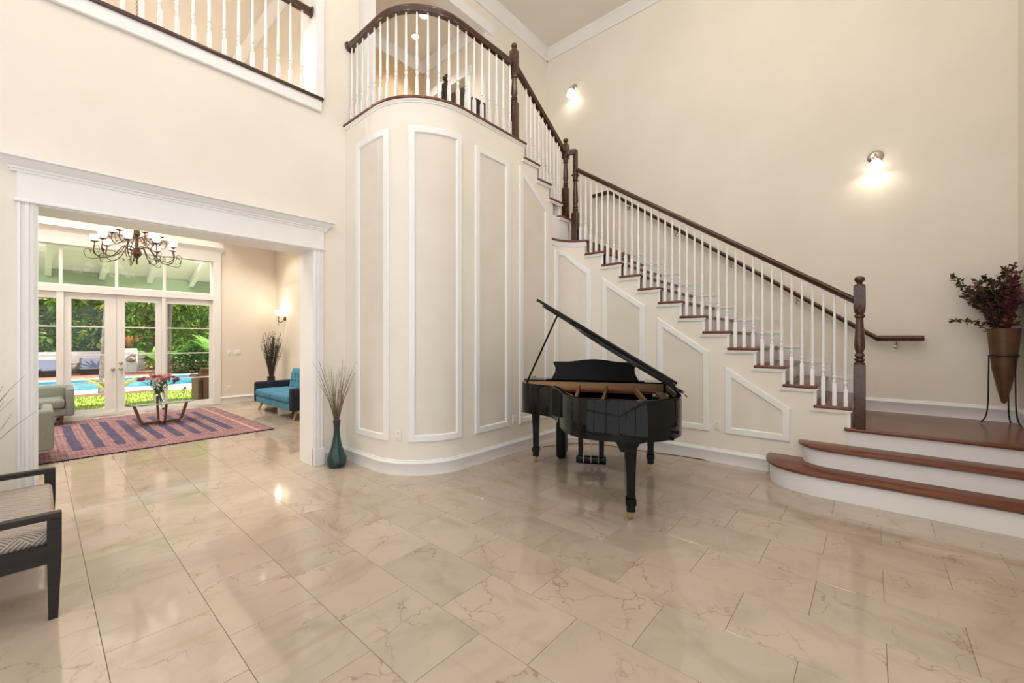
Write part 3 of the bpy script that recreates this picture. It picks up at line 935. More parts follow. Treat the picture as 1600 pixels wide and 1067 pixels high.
for k in (17, 18, 19, 20):
    z = rise * k
    x1 = XN[k]; x0 = XN[k + 1] - 0.03
    MB().rbox(x0, x1, 3.415, YF, z - 0.034, z, 0.012, 3).build('tread', 'tread', st)
    zb = rise * (k - 1) if k > 17 else Z16
    MB().box(x1 - 0.05, x1 - 0.03, 3.452, YF, zb, z - 0.034).build('riser', 'white', st, 0)
    t_ = MB()
    t_.box(x0 - 0.028, x1 - 0.004, 3.430, 3.45, z - 0.066, z - 0.034)
    t_.box(x0 - 0.016, x1 + 0.008, 3.422, 3.45, z - 0.046, z - 0.034)
    t_.build('tread_end_moulding', 'white', st, 0)
MB().box(XN[21] - 0.05, XN[21] - 0.03, 3.452, YF, rise * 20, Z21 - 0.034).build('riser', 'white', st, 0)
# landing edge round the curved wall
ss = srange(0.0, sX(XN[21]), 0.04)
pts = [plan(q) for q in ss]
MB().sweep(NP, [(p[0], p[1], Z21) for p, n in pts], [n for p, n in pts]).build('balcony_nosing', 'tread', st, 40)
AP2 = [(0, -0.068), (0.008, -0.066), (0.010, -0.054), (0.020, -0.046), (0.024, -0.034), (0, -0.034)]
MB().sweep(AP2, [(p[0], p[1], Z21) for p, n in pts], [n for p, n in pts]).build('balcony_apron', 'white', st, 40)
# stepped wall skirt with cap
sk = MB()
for i in range(11):
    y0 = YN[i] - 0.02; y1 = YN[i + 1] - 0.02 if i < 10 else 3.2
    z = ZN[i] + 0.17
    zp = ZN[i - 1] if i else Z3
    sk.box(XB - 0.016, XB, y0, y1, zp, z)
    sk.box(XB - 0.026, XB, y0 - 0.008, y1 - 0.008, z, z + 0.018)
    sk.box(XB - 0.022, XB, y0 - 0.008, y0 + 0.012, zp + 0.19, z)
sk.build('wall_skirt', 'white', st, 0)
b = MB(); base_straight(b, (XB, YR), (XB, YN[0]), (-1, 0), Z3); base_straight(b, (5.3, YR), (XB, YR), (0, 1), Z3)
struct('baseboard_back', b, 'white', 'white baseboard behind the wooden stair landing', 'baseboard', 50)

# ------------------------------------------------------------------ balustrades
def baluster_mesh(h, bh):
    mb = MB()
    w_ = 0.0165
    mb.add([(-w_, -w_, 0), (w_, -w_, 0), (w_, w_, 0), (-w_, w_, 0), (-w_, -w_, bh), (w_, -w_, bh), (w_, w_, bh), (-w_, w_, bh),
            (-0.010, -0.010, bh + 0.022), (0.010, -0.010, bh + 0.022), (0.010, 0.010, bh + 0.022), (-0.010, 0.010, bh + 0.022)],
           [(3, 2, 1, 0), (0, 1, 5, 4), (1, 2, 6, 5), (2, 3, 7, 6), (3, 0, 4, 7), (4, 5, 9, 8), (5, 6, 10, 9), (6, 7, 11, 10), (7, 4, 8, 11), (8, 9, 10, 11)])
    z = bh + 0.015
    L_ = h - z
    prof = [(0.010, 0), (0.0165, 0.012), (0.0165, 0.022), (0.010, 0.032), (0.012, 0.040), (0.018, 0.062), (0.0175, 0.072), (0.010, 0.088), (0.0165, 0.094), (0.0165, 0.102), (0.012, 0.110), (0.016, 0.150)]
    prof = [(r_, z + q) for r_, q in prof] + [(0.0135, z + 0.45 * L_), (0.0095, h)]
    mb.lathe(prof, 10)
    return mb
def newel_mesh(w_, zb, h_low, h_turn, h_up, ball=0.05):
    mb = MB()
    mb.rbox(-w_, w_, -w_, w_, zb, h_low, 0.006, 2)
    t = h_turn - h_low
    prof = [(w_ * 0.95, 0), (w_ * 0.95, 0.03), (w_ * 0.66, 0.05), (w_ * 0.92, 0.075), (w_ * 0.92, 0.10), (w_ * 0.60, 0.12), (w_ * 0.86, 0.15), (w_ * 0.86, 0.18), (w_ * 0.62, 0.21), (w_ * 0.92, 0.31), (w_ * 0.88, 0.42), (w_ * 0.66, 0.78), (w_ * 0.64, 0.84), (w_ * 0.92, 0.87), (w_ * 0.92, 0.90), (w_ * 0.7, 0.92), (w_ * 0.92, 0.96), (w_ * 0.92, 1.0)]
    mb.lathe([(r_, h_low + q * t) for r_, q in prof], 16)
    mb.rbox(-w_, w_, -w_, w_, h_turn, h_up, 0.006, 2)
    b_ = ball
    mb.lathe([(w_ * 0.95, h_up - 0.002), (w_ * 0.92, h_up + 0.012), (w_ * 0.55, h_up + 0.02), (w_ * 0.45, h_up + 0.032), (b_ * 0.72, h_up + 0.040), (b_ * 0.96, h_up + 0.055), (b_, h_up + 0.068), (b_ * 0.88, h_up + 0.084), (b_ * 0.55, h_up + 0.094), (0.004, h_up + 0.097)], 16)
    return mb
RP = [(a * 1.22, b_ * 1.22) for a, b_ in [(-0.022, -0.030), (0.022, -0.030), (0.024, -0.012), (0.034, 0.0), (0.034, 0.014), (0.026, 0.026), (0.012, 0.031), (-0.012, 0.031), (-0.026, 0.026), (-0.034, 0.014), (-0.034, 0.0), (-0.024, -0.012)]]

def rail1(y): return 1.838 + (y - 0.143) * 0.6724
bal = thing('stair_balustrade', 'dark handrail on white turned balusters climbing the long stair flight', 'balustrade', (5.285, 0.09, Z3))
MB().sweep(RP, [(5.285, 0.10, rail1(0.10)), (5.285, 3.33, rail1(3.33))], [(-1, 0), (-1, 0)]).build('handrail', 'walnut', bal, 50)
nm = newel_mesh(0.046, Z3, 1.20, 1.735, 1.965, 0.042).mesh('newel_post', 'walnut')
link('newel_post', nm, bal, loc=(5.275, 0.089, 0))
nm = newel_mesh(0.046, Z15, 3.33, 3.88, 3.90, 0.02).mesh('newel_post', 'walnut')
link('newel_post', nm, bal, loc=(5.275, 3.335, 0))
MB().rbox(5.245, 5.305, 3.305, 3.365, 3.90, 4.27, 0.01, 2).build('gooseneck', 'walnut', bal)
MB().sweep(RP, [(5.275, 3.33, 4.245), (5.225, 3.47, 4.245)], [(-0.94, -0.34), (-0.94, -0.34)]).build('gooseneck_rail', 'walnut', bal, 50)
cache = {}
for i in range(11):
    for j in range(3):
        y = YN[i] + 0.042 + 0.0901 * j
        top = rail1(y) - 0.026
        key = (j, i)
        h = top - ZN[i]
        bh = 0.155 + 0.0606 * j
        k_ = (j, round(h, 2))
        if k_ not in cache:
            cache[k_] = baluster_mesh(h + 0.01, bh).mesh('baluster', 'white')
        link('baluster', cache[k_], bal, loc=(5.285, y, ZN[i]))
for j in range(2):
    y = 3.165 + 0.085 * j
    h = rail1(y) - 0.026 - Z15
    link('baluster', baluster_mesh(h, 0.2).mesh('baluster', 'white'), bal, loc=(5.285, y, Z15))

bal = thing('upper_flight_balustrade', 'short dark handrail with white balusters on the upper stair flight', 'balustrade', (5.225, 3.475, rise * 17))
def rail2(x): return 4.98 + (x - 4.05) * (4.235 - 4.98) / (5.225 - 4.05)
MB().sweep(RP, [(5.225, 3.48, rail2(5.225)), (4.05, 3.48, rail2(4.05))], [(0, -1), (0, -1)]).build('handrail', 'walnut', bal, 50)
link('newel_post', newel_mesh(0.044, rise * 17, 3.72, 4.16, 4.37, 0.04).mesh('newel_post', 'walnut'), bal, loc=(5.225, 3.475, 0))
for k in (17, 18, 19, 20):
    for j in range(3):
        x = XN[k] - 0.045 - 0.091 * j
        if k == 17 and j < 2: continue
        h = rail2(x) - 0.026 - rise * k
        link('baluster', baluster_mesh(h, 0.15 + 0.06 * j).mesh('baluster', 'white'), bal, loc=(x, 3.485, rise * k))

bal = thing('balcony_balustrade', 'dark curving handrail with white balusters round the upper landing', 'balustrade', (3.13, 3.5, Z21))
ZR = 5.0
ss = srange(0.012, sX(4.05), 0.04)
pts = [(onplan(q, -0.05, ZR), plan(q)[1]) for q in ss]
MB().sweep(RP, [p for p, n in pts], [n for p, n in pts]).build('handrail', 'walnut', bal, 50)
MB().lathe([(0.062, 0), (0.066, 0.008), (0.055, 0.02), (0.04, 0.026)], 18, (2.50, YL, ZR), (0, -1, 0)).build('rosette', 'walnut', bal)
link('newel_post', newel_mesh(0.046, Z21 - 0.01, 4.50, 4.87, 5.17, 0.04).mesh('newel_post', 'walnut'), bal, loc=(4.05, 3.485, 0))
bm_ = baluster_mesh(ZR - 0.026 - Z21, 0.20).mesh('baluster', 'white')
for k in range(21):
    q = 0.06 + 0.1265 * k
    o = link('baluster', bm_, bal, loc=onplan(q, -0.05, Z21))
    n = plan(q)[1]
    o.rotation_euler = (0, 0, math.atan2(n[1], n[0]))

bal = thing('overlook_balustrade', 'white balusters and dark handrail in the overlook above the wide opening', 'balustrade', (0, 4.89, BZ + 0.034))
MB().sweep(RP, [(-2.4, 4.89, 5.225), (BX1 - 0.012, 4.89, 5.225)], [(0, -1), (0, -1)]).build('handrail', 'walnut', bal, 50)
MB().lathe([(0.060, 0), (0.064, 0.008), (0.052, 0.02), (0.038, 0.026)], 18, (BX1 - 0.008, 4.89, 5.225), (-1, 0, 0)).build('rosette', 'walnut', bal)
bm_ = baluster_mesh(5.225 - 0.026 - BZ - 0.034, 0.22).mesh('baluster', 'white')
for k in range(20):
    link('baluster', bm_, bal, loc=(1.98 - 0.1245 * k, 4.89, BZ + 0.034))

# wall handrail
wr = thing('wall_handrail', 'dark wooden handrail bracketed to the wall behind the stairs', 'handrail', (XB, 1.7, 2.7))
path = [(6.60, 3.80, 4.03), (6.60, 3.48, 4.03), (6.60, -0.05, 1.455), (6.60, -0.45, 1.455)]
MB().sweep([(a * 0.8, b_ * 0.9) for a, b_ in RP], path, [(-1, 0)] * 4).build('rail', 'walnut', wr, 50)
for y, z in ((-0.22, 1.42), (0.12, 1.545), (0.75, 2.005), (1.55, 2.59), (2.35, 3.175), (3.15, 3.76)):
    t_ = MB().lathe([(0.028, 0), (0.028, 0.006), (0.010, 0.012)], 12, (XB, y, z - 0.06), (-1, 0, 0))
    t_.tube([(XB - 0.005, y, z - 0.06), (XB - 0.06, y, z - 0.065), (XB - 0.09, y, z - 0.045), (6.60, y, z - 0.005)], 0.007, 8)
    t_.build('bracket', 'nickel', wr)

# ------------------------------------------------------------------ wall lights and small wall fittings
def wall_sconce(loc, label):
    s = thing('wall_sconce', label, 'wall light', loc, group='stairwell sconces')
    MB().lathe([(0.075, 0), (0.078, 0.010), (0.060, 0.022), (0.050, 0.034), (0.020, 0.042)], 22, (0, 0, 0), (-1, 0, 0)).build('backplate', 'nickel', s, local=True)
    MB().tube(catmull([(-0.03, 0, 0), (-0.085, 0, 0.012), (-0.105, 0, -0.008), (-0.11, 0, -0.045)], 5), 0.010, 8).build('arm', 'nickel', s, local=True)
    MB().lathe([(0.028, -0.035), (0.033, -0.05), (0.030, -0.07)], 16, (-0.11, 0, 0)).build('socket_cap', 'nickel', s, local=True)
    MB().lathe([(0.028, -0.06), (0.048, -0.085), (0.060, -0.12), (0.067, -0.16), (0.072, -0.185), (0.068, -0.186), (0.060, -0.15), (0.040, -0.09), (0.020, -0.07)], 22, (-0.11, 0, 0), close=False).build('glass_shade', 'shade', s, local=True)
    lamp('bulb_light', (-0.11, 0, -0.165), 1.4, (1, 0.86, 0.66), s, 0.03, local=True)
    return s
wall_sconce((XB, 4.27, 6.21), 'bell glass wall sconce high above the upper flight')
wall_sconce((XB, -0.035, 3.66), 'bell glass wall sconce right of the stairs, the lower of the pair')

def fitting(name, s_pos=None, p=None, n=None, w_=0.072, h=0.115, kind='outlet', label='', cat='outlet'):
    if s_pos is not None:
        q, n = plan(s_pos[0]); p = (q[0], q[1], s_pos[1])
    th = thing(name, label, cat, p, math.atan2(n[1], n[0]) + math.pi / 2)
    # local: +x along the wall, -y out of it
    MB().rbox(-w_ / 2, w_ / 2, -0.008, 0, -h / 2, h / 2, 0.003, 2).build('cover_plate', 'plate', th, local=True)
    if kind == 'outlet':
        for z in (-0.024, 0.024):
            o = MB().rbox(-0.017, 0.017, -0.011, -0.006, z - 0.015, z + 0.015, 0.004, 2).build('receptacle', 'plate', th, local=True)
            MB().box(-0.008, -0.005, -0.0115, -0.010, z - 0.004, z + 0.007).box(0.005, 0.008, -0.0115, -0.010, z - 0.004, z + 0.007).build('slots', 'slot', o, local=True)
    else:
        k = kind
        for i in range(k):
            x = (i - (k - 1) / 2) * 0.046
            MB().rbox(x - 0.016, x + 0.016, -0.012, -0.006, -0.033, 0.033, 0.003, 1).build('rocker', 'plate', th, local=True)
    return th
fitting('wall_outlet', (1.005, 0.425), label='ivory outlet between the two panels on the curved wall')
fitting('wall_outlet', (2.610, 0.425), label='ivory outlet on the straight wall left of the piano')
fitting('wall_outlet', (sY(1.372), 0.435), label='ivory outlet right of the piano below the stairs')
fitting('light_switch', None, (2.849, YD, 1.14), (0, -1), 0.075, 0.12, 1, 'single rocker switch nearest the french doors', 'switch')
fitting('light_switch', None, (3.015, YD, 1.14), (0, -1), 0.125, 0.12, 2, 'double rocker switch on the sand living room wall', 'switch')
fitting('wall_outlet', None, (2.849, YD, 0.345), (0, -1), label='ivory outlet low on the living room wall below the switches')

# recessed lights
def downlight(x, y, z, label, e, r_=0.075, spot=110):
    d = thing('downlight', label, 'ceiling light', (x, y, z), group='recessed downlights')
    MB().lathe([(r_ * 0.8, -0.004), (r_ * 0.85, -0.010), (r_ * 1.25, -0.010), (r_ * 1.3, 0.0)], 24, close=False).build('trim_ring', 'white', d, local=True)
    MB().lathe([(r_ * 0.84, -0.006), (0.004, -0.0065)], 24, close=False).build('lens', 'lens', d, local=True)
    lamp('downlight_beam', (0, 0, -0.03), e, (1, 0.93, 0.84), d, 0.06, local=True, spot=spot, aim=(0, 0, -1))
downlight(4.16, 5.54, 6.75, 'lit downlight in the upper hall ceiling, nearer the rail', 60)
downlight(4.35, 6.03, 6.75, 'lit downlight in the upper hall ceiling, farther from the rail', 60)

# unseen globes added above the picture to brighten the hall and its ceiling
gl = ['opal globe hanging from the high hall ceiling above the viewer', 'opal globe hanging from the high hall ceiling before the overlook', 'opal globe hanging from the high hall ceiling near the right wall', 'opal globe hanging from the high hall ceiling before the curved wall', 'opal globe hanging from the high hall ceiling above the bottom steps', 'opal globe hanging from the high hall ceiling behind the viewer']
for i, (x, y) in enumerate(((0.2, 0.4), (0.2, 3.0), (2.4, 0.0), (2.3, 2.2), (4.2, 1.0), (-1.8, 2.0))):
    g = thing('globe_light', gl[i], 'ceiling light', (x, y, ZC), group='opal globes of the hall ceiling')
    MB().lathe([(0.07, 0), (0.07, -0.02), (0.03, -0.035)], 18).build('canopy', 'nickel', g, local=True)
    MB().tube([(0, 0, -0.03), (0, 0, -0.62)], 0.008, 8).build('stem', 'nickel', g, local=True)
    MB().lathe([(0.15 * math.sin(math.pi * k / 12) + 0.001, -0.76 - 0.15 * math.cos(math.pi * k / 12)) for k in range(13)], 20).build('glass_globe', 'globe', g, 60, local=True)
for i, (x, y) in enumerate(((-1.2, 7.0), (0.2, 8.0), (-1.2, 9.6), (1.2, 10.0))):  # unseen downlights added to brighten the living room
    downlight(x, y, 6.9, ['lit downlight in the living room ceiling above the near sofa end', 'lit downlight in the living room ceiling above the middle of the rug', 'lit downlight in the living room ceiling above the far sofa end', 'lit downlight in the living room ceiling before the french doors'][i], 330, 0.09, 150)
downlight(3.3, 7.2, 3.7, 'lit downlight in the low ceiling above the loveseat, nearer the opening', 38, 0.06, 130)  # this pair is also added, brightening the loveseat side
downlight(3.2, 9.9, 3.7, 'lit downlight in the low ceiling above the loveseat, nearer the garden wall', 38, 0.06, 130)
# ------------------------------------------------------------------ grand piano (local x to treble, y to tail)
pn = thing('grand_piano', 'black lacquered baby grand piano with its lid propped open', 'piano', (4.17, 2.42, 0), math.atan2(0.891, -0.453))
PZ0, PZ1 = 0.685, 0.992
ctrl = [(0.73, -0.22), (0.73, 0.10), (0.725, 0.35), (0.69, 0.54), (0.60, 0.665), (0.46, 0.735), (0.345, 0.82), (0.26, 1.00), (0.195, 1.25), (0.115, 1.47), (-0.02, 1.61), (-0.20, 1.66), (-0.42, 1.645), (-0.62, 1.545), (-0.755, 1.36), (-0.80, 1.10), (-0.80, 0.60), (-0.80, -0.22)]
outl = [(p.x, p.y) for p in catmull([(a, b_, 0) for a, b_ in ctrl], 5)]
def inset_line(pts, d):
    out = []
    n = len(pts)
    for i, p in enumerate(pts):
        a, b_ = Vector(pts[max(0, i - 1)]), Vector(pts[min(n - 1, i + 1)])
        t = (b_ - a).normalized()
        out.append((p[0] - t.y * d, p[1] + t.x * d))
    return out
inl = inset_line(outl, 0.045)
case = MB()
n = len(outl)
vs = []
for ring, z in ((outl, PZ0), (outl, PZ1 - 0.006), (inset_line(outl, 0.005), PZ1), (inset_line(outl, 0.040), PZ1), (inl, PZ1 - 0.006), (inl, PZ0 + 0.10)):
    vs += [(a, b_, z) for a, b_ in ring]
fs = [(r_ * n + i, r_ * n + i + 1, (r_ + 1) * n + i + 1, (r_ + 1) * n + i) for r_ in range(5) for i in range(n - 1)]
fs += [(i, 5 * n + i, 5 * n + i + 1, i + 1) for i in range(n - 1)]
fs += [tuple(k * n for k in range(6)), tuple(k * n + n - 1 for k in range(6))[::-1]]
case.add(vs, fs)
case.build('rim', 'black', pn, 40, local=True)
MB().prism([(p[0], p[1]) for p in inset_line(outl, 0.02)], PZ0 + 0.02, PZ0 + 0.06).build('bottom_board', 'blackmat', pn, local=True)
MB().prism([(p[0], p[1]) for p in inl if p[1] > 0.28] + [(-0.755, 0.28), (0.68, 0.28)][::-1][:0], PZ0 + 0.115, PZ0 + 0.13).build('soundboard', 'sounding', pn, local=True)
# gold plate, struts and strings
pl = MB()
inp = [p for p in inset_line(outl, 0.075) if p[1] > 0.34]
inp2 = [p for p in inset_line(outl, 0.15) if p[1] > 0.40]
m_ = min(len(inp), len(inp2))
k0 = (len(inp) - len(inp2)) // 2
inp = inp[k0:k0 + m_]; inp2 = inp2[:m_]
zt = PZ1 - 0.065
vs = [(a, b_, zt) for a, b_ in inp] + [(a, b_, zt) for a, b_ in inp2] + [(a, b_, zt - 0.03) for a, b_ in inp2] + [(a, b_, zt - 0.03) for a, b_ in inp]
fs = []
for i in range(m_ - 1):
    for r_ in range(3):
        fs.append((r_ * m_ + i, r_ * m_ + i + 1, (r_ + 1) * m_ + i + 1, (r_ + 1) * m_ + i))
pl.add(vs, fs)
pl.box(-0.72, 0.66, 0.33, 0.47, zt - 0.03, zt)
plate = pl.build('iron_plate', 'gold', pn, 30, local=True)
for x0, x1, y1 in ((0.36, 0.22, 0.88), (0.10, 0.06, 1.36), (-0.18, -0.16, 1.54), (-0.45, -0.52, 1.50)):
    mb = MB()
    d = Vector((x1 - x0, y1 - 0.42, 0)).normalized(); w_ = Vector((d.y, -d.x, 0)) * 0.011
    a, b_ = Vector((x0, 0.42, zt - 0.02)), Vector((x1, y1, zt - 0.02))
    mb.add([a - w_, a + w_, b_ + w_, b_ - w_, a - w_ + Vector((0, 0, 0.055)), a + w_ + Vector((0, 0, 0.055)), b_ + w_ + Vector((0, 0, 0.045)), b_ - w_ + Vector((0, 0, 0.045))],
           [(3, 2, 1, 0), (4, 5, 6, 7), (0, 1, 5, 4), (1, 2, 6, 5), (2, 3, 7, 6), (3, 0, 4, 7)])
    mb.build('plate_strut', 'gold', plate, local=True)
MB().prism([p for p in inset_line(outl, 0.16) if p[1] > 0.46], PZ0 + 0.16, PZ0 + 0.165).build('strings', 'string', pn, local=True)
MB().box(-0.74, 0.67, 0.315, 0.33, PZ1 - 0.09, PZ1 - 0.008).build('pin_block', 'sounding', pn, local=True)
MB().box(-0.755, 0.685, 0.27, 0.312, PZ1 - 0.10, PZ1 - 0.004).build('stretcher', 'black', pn, local=True)
MB().box(-0.70, 0.62, 0.47, 0.50, zt - 0.02, zt - 0.008).build('felt_strip', 'felt', pn, local=True)
# keyboard end
MB().box(-0.80, 0.73, -0.22, 0.27, PZ0 - 0.03, PZ0 + 0.03).build('keybed', 'black', pn, 0, local=True)
MB().box(-0.80, 0.73, -0.24, -0.215, PZ0 - 0.02, PZ0 + 0.055).build('key_slip', 'black', pn, 0, local=True)
for x0, x1 in ((-0.80, -0.66), (0.59, 0.73)):
    MB().rbox(x0, x1, -0.215, 0.02, PZ0 + 0.03, PZ0 + 0.13, 0.012, 2).build('key_block', 'black', pn, local=True)
MB().box(-0.66, 0.59, 0.02, 0.04, PZ0 + 0.03, PZ1 - 0.05).build('fallboard', 'black', pn, 0, local=True)
MB().box(-0.66, 0.59, -0.205, 0.02, PZ0 + 0.05, PZ0 + 0.072).build('white_keys', 'ivory', pn, 0, local=True)
mb = MB()
for k in range(52):
    if k % 7 in (2, 6): continue
    x = 0.59 - 1.25 * (k + 1) / 52
    mb.box(x - 0.005, x + 0.005, -0.115, 0.02, PZ0 + 0.072, PZ0 + 0.084)
mb.build('black_keys', 'blackmat', pn, 0, local=True)
MB().box(-0.80, 0.73, 0.04, 0.30, PZ1 - 0.012, PZ1 + 0.006).build('front_lid_bed', 'black', pn, 0, local=True)
# music desk with curved crest
crest = []
for k in range(25):
    t = k / 24
    x = -0.47 + 0.86 * t
    z = 0.20 + 0.030 * math.sin(math.pi * min(1, max(0, (t - 0.12) / 0.76))) ** 2
    crest.append((x, z))
side_l = [(-0.505, 0.0), (-0.49, 0.03), (-0.465, 0.08), (-0.462, 0.13), (-0.485, 0.18), (-0.49, 0.195)]
side_r = [(0.41, 0.195), (0.405, 0.18), (0.382, 0.13), (0.385, 0.08), (0.41, 0.03), (0.425, 0.0)]
desk = MB().prism(side_l + crest + side_r, 0.0, 0.018, 'y')
desk.xf(Matrix.Translation((0, 0.255, PZ1 + 0.008)) @ Matrix.Rotation(R(12), 4, 'X'))
desk.build('music_desk', 'blackmat', pn, 40, local=True)
MB().rbox(-0.56, 0.48, 0.10, 0.29, PZ1 + 0.004, PZ1 + 0.014, 0.003, 1).build('desk_tray', 'black', pn, local=True)
# lid: hinged along the straight bass side
LA = R(31.5)
lidm = Matrix.Translation((-0.80, 0, PZ1 + 0.012)) @ Matrix.Rotation(-LA, 4, 'Y') @ Matrix.Translation((0.80, 0, 0))
lo = [p for p in inset_line(outl, -0.012) if p[1] > 0.30]
lo = [(lo[0][0], 0.30)] + lo + [(lo[-1][0], 0.30)]
MB().prism(lo, 0, 0.022).xf(lidm).build('lid', 'black', pn, 30, local=True)
MB().rbox(-0.79, 0.735, 0.34, 0.80, 0.024, 0.050, 0.004, 2).xf(lidm).build('folded_front_lid', 'black', pn, local=True)
for y in (0.55, 1.0, 1.35):
    MB().tube([(-0.806, y - 0.06, PZ1 + 0.008), (-0.806, y + 0.06, PZ1 + 0.008)], 0.008, 8).build('hinge', 'brass', pn, local=True)
top = lidm @ Vector((0.52, 0.50, 0.0))
MB().tube([(0.665, 0.46, PZ1 - 0.02), tuple(top)], 0.010, 8).build('lid_prop', 'black', pn, local=True)
# legs with casters
def pleg(x, y, wide=False):
    mb = MB()
    prof = [(0.032, 0.13, 0.0), (0.034, 0.20, 0), (0.036, 0.205, 0), (0.030, 0.215, 0), (0.034, 0.40, 0), (0.040, 0.56, 0), (0.046, 0.62, 0), (0.052, 0.64, 0), (0.052, 0.672, 0)]
    vs, fs = [], []
    for h, z, _ in [(0.034, 0.075, 0), (0.034, 0.125, 0), (0.042, 0.135, 0), (0.042, 0.175, 0), (0.032, 0.185, 0), (0.036, 0.40, 0), (0.046, 0.60, 0), (0.058, 0.645, 0), (0.058, PZ0, 0)]:
        b0 = len(vs)
        vs += [(x - h, y - h, z), (x + h, y - h, z), (x + h, y + h, z), (x - h, y + h, z)]
        if b0:
            fs += [(b0 - 4 + k, b0 - 4 + (k + 1) % 4, b0 + (k + 1) % 4, b0 + k) for k in range(4)]
    fs += [(3, 2, 1, 0), tuple(range(len(vs) - 4, len(vs)))]
    mb.add(vs, fs)
    lg = mb.build('leg', 'black', pn, 25, local=True)
    c_ = MB().lathe([(0.005, -0.011), (0.020, -0.010), (0.024, 0), (0.020, 0.010), (0.005, 0.011)], 16, (x + 0.012, y, 0.025), (0.3, 0.95, 0))
    c_.lathe([(0.014, 0.05), (0.020, 0.062), (0.024, 0.078)], 12, (x, y, 0))
    c_.box(x - 0.006, x + 0.02, y - 0.018, y - 0.013, 0.03, 0.066); c_.box(x - 0.006, x + 0.02, y + 0.013, y + 0.018, 0.03, 0.066)
    c_.build('caster', 'brass', lg, local=True)
pleg(0.64, 0.02); pleg(-0.64, 0.0); pleg(-0.385, 1.375)
# spreading bracket at the tail leg, turned to the tail
br = [(-0.30, 0.0), (-0.26, -0.030), (-0.16, -0.035), (-0.09, -0.06), (-0.055, -0.13), (0.055, -0.13), (0.09, -0.06), (0.14, -0.035), (0.20, -0.030), (0.24, 0.0)]
MB().prism([(-0.36 + a, PZ0 - 0.004 + b_) for a, b_ in br], 1.30, 1.42, 'y').build('leg_bracket', 'black', pn, 25, local=True)
MB().box(-0.70, -0.08, 1.26, 1.46, PZ0 - 0.012, PZ0 + 0.03).build('leg_block', 'black', pn, 0, local=True)
MB().box(0.55, 0.73, -0.12, 0.40, PZ0 - 0.035, PZ0 + 0.02).build('leg_block', 'black', pn, 0, local=True)
# pedal lyre
ly = MB()
ly.rbox(-0.165, 0.165, 0.02, 0.14, 0.055, 0.135, 0.012, 2)
lyre = ly.build('pedal_lyre', 'black', pn, local=True)
for x in (-0.115, 0.115):
    mb = MB()
    mb.add([(x - 0.025, 0.05, 0.13), (x + 0.025, 0.05, 0.13), (x + 0.025, 0.11, 0.13), (x - 0.025, 0.11, 0.13), (x - 0.036, 0.045, PZ0), (x + 0.036, 0.045, PZ0), (x + 0.036, 0.115, PZ0), (x - 0.036, 0.115, PZ0)],
           [(3, 2, 1, 0), (4, 5, 6, 7), (0, 1, 5, 4), (1, 2, 6, 5), (2, 3, 7, 6), (3, 0, 4, 7)])
    mb.build('lyre_post', 'black', lyre, local=True)
for x in (-0.08, 0.0, 0.08):
    MB().tube([(x, 0.145, 0.075), (x, 0.145, PZ0)], 0.0055, 8).build('pedal_rod', 'nickel', lyre, local=True)
    MB().rbox(x - 0.018, x + 0.018, -0.10, 0.03, 0.052, 0.064, 0.004, 2).build('pedal', 'brass', lyre, local=True)

# piano bench tucked under the keyboard
bn = thing('piano_bench', 'black bench with padded slab ends tucked under the piano', 'bench', (4.45, 2.535, 0), math.atan2(0.891, -0.453))
for x in (-0.40, 0.40):
    mb = MB().rbox(x - 0.055, x + 0.055, -0.19, 0.19, 0.01, 0.47, 0.05, 4)
    mb.build('slab_end', 'blackmat', bn, local=True)
MB().rbox(-0.36, 0.36, -0.18, 0.18, 0.40, 0.465, 0.02, 2).build('seat', 'blackmat', bn, local=True)

cord = thing('power_cord', 'thin brown cord lying along the floor behind the piano', 'cord', (4.9, 3.1, 0))
MB().tube(catmull([(4.45, 3.32, 0.006), (4.7, 3.20, 0.006), (4.95, 3.02, 0.006), (5.08, 2.75, 0.006), (5.12, 2.3, 0.006), (5.20, 1.9, 0.006), (5.235, 1.5, 0.006)], 5), 0.005, 6).build('cable', 'teak', cord)

# ------------------------------------------------------------------ floor vases
def twig_bundle(mb, c, z0, n, spread, h0, h1, r0, seed, bud=0, flat=None):
    q = random.Random(seed)
    for i in range(n):
        a = q.uniform(0, 2 * math.pi)
        rr = spread * (0.15 + 0.85 * q.random())
        h = q.uniform(h0, h1)
        dx, dy = math.cos(a) * rr, math.sin(a) * rr
        k = q.uniform(-0.05, 0.05)
        p = [(c[0] + dx * 0.03, c[1] + dy * 0.03, z0), (c[0] + dx * 0.32 + k * 0.3, c[1] + dy * 0.32, z0 + h * 0.42), (c[0] + dx * 0.68 + k * 0.5, c[1] + dy * 0.68 + k * 0.3, z0 + h * 0.76), (c[0] + dx, c[1] + dy, z0 + h)]
        pp = catmull(p, 4)
        mb.tube(pp, [r0 * (1 - 0.75 * j / (len(pp) - 1)) for j in range(len(pp))], 5)
        if q.random() < 0.6:
            j = q.randint(5, 9)
            b0 = pp[j]
            mb.tube([b0, b0 + Vector((q.uniform(-0.05, 0.05), q.uniform(-0.05, 0.05), q.uniform(0.07, 0.16)))], [r0 * 0.5, r0 * 0.15], 4)
        for _ in range(bud):
            j = q.randint(4, len(pp) - 1)
            b0 = pp[j] + Vector((q.uniform(-0.012, 0.012), q.uniform(-0.012, 0.012), q.uniform(-0.01, 0.01)))
            s_ = q.uniform(0.006, 0.013)
            mb.lathe([(0.002, -s_), (s_ * 0.8, -s_ * 0.4), (s_ * 0.8, s_ * 0.4), (0.002, s_ * 1.3)], 5, tuple(b0))

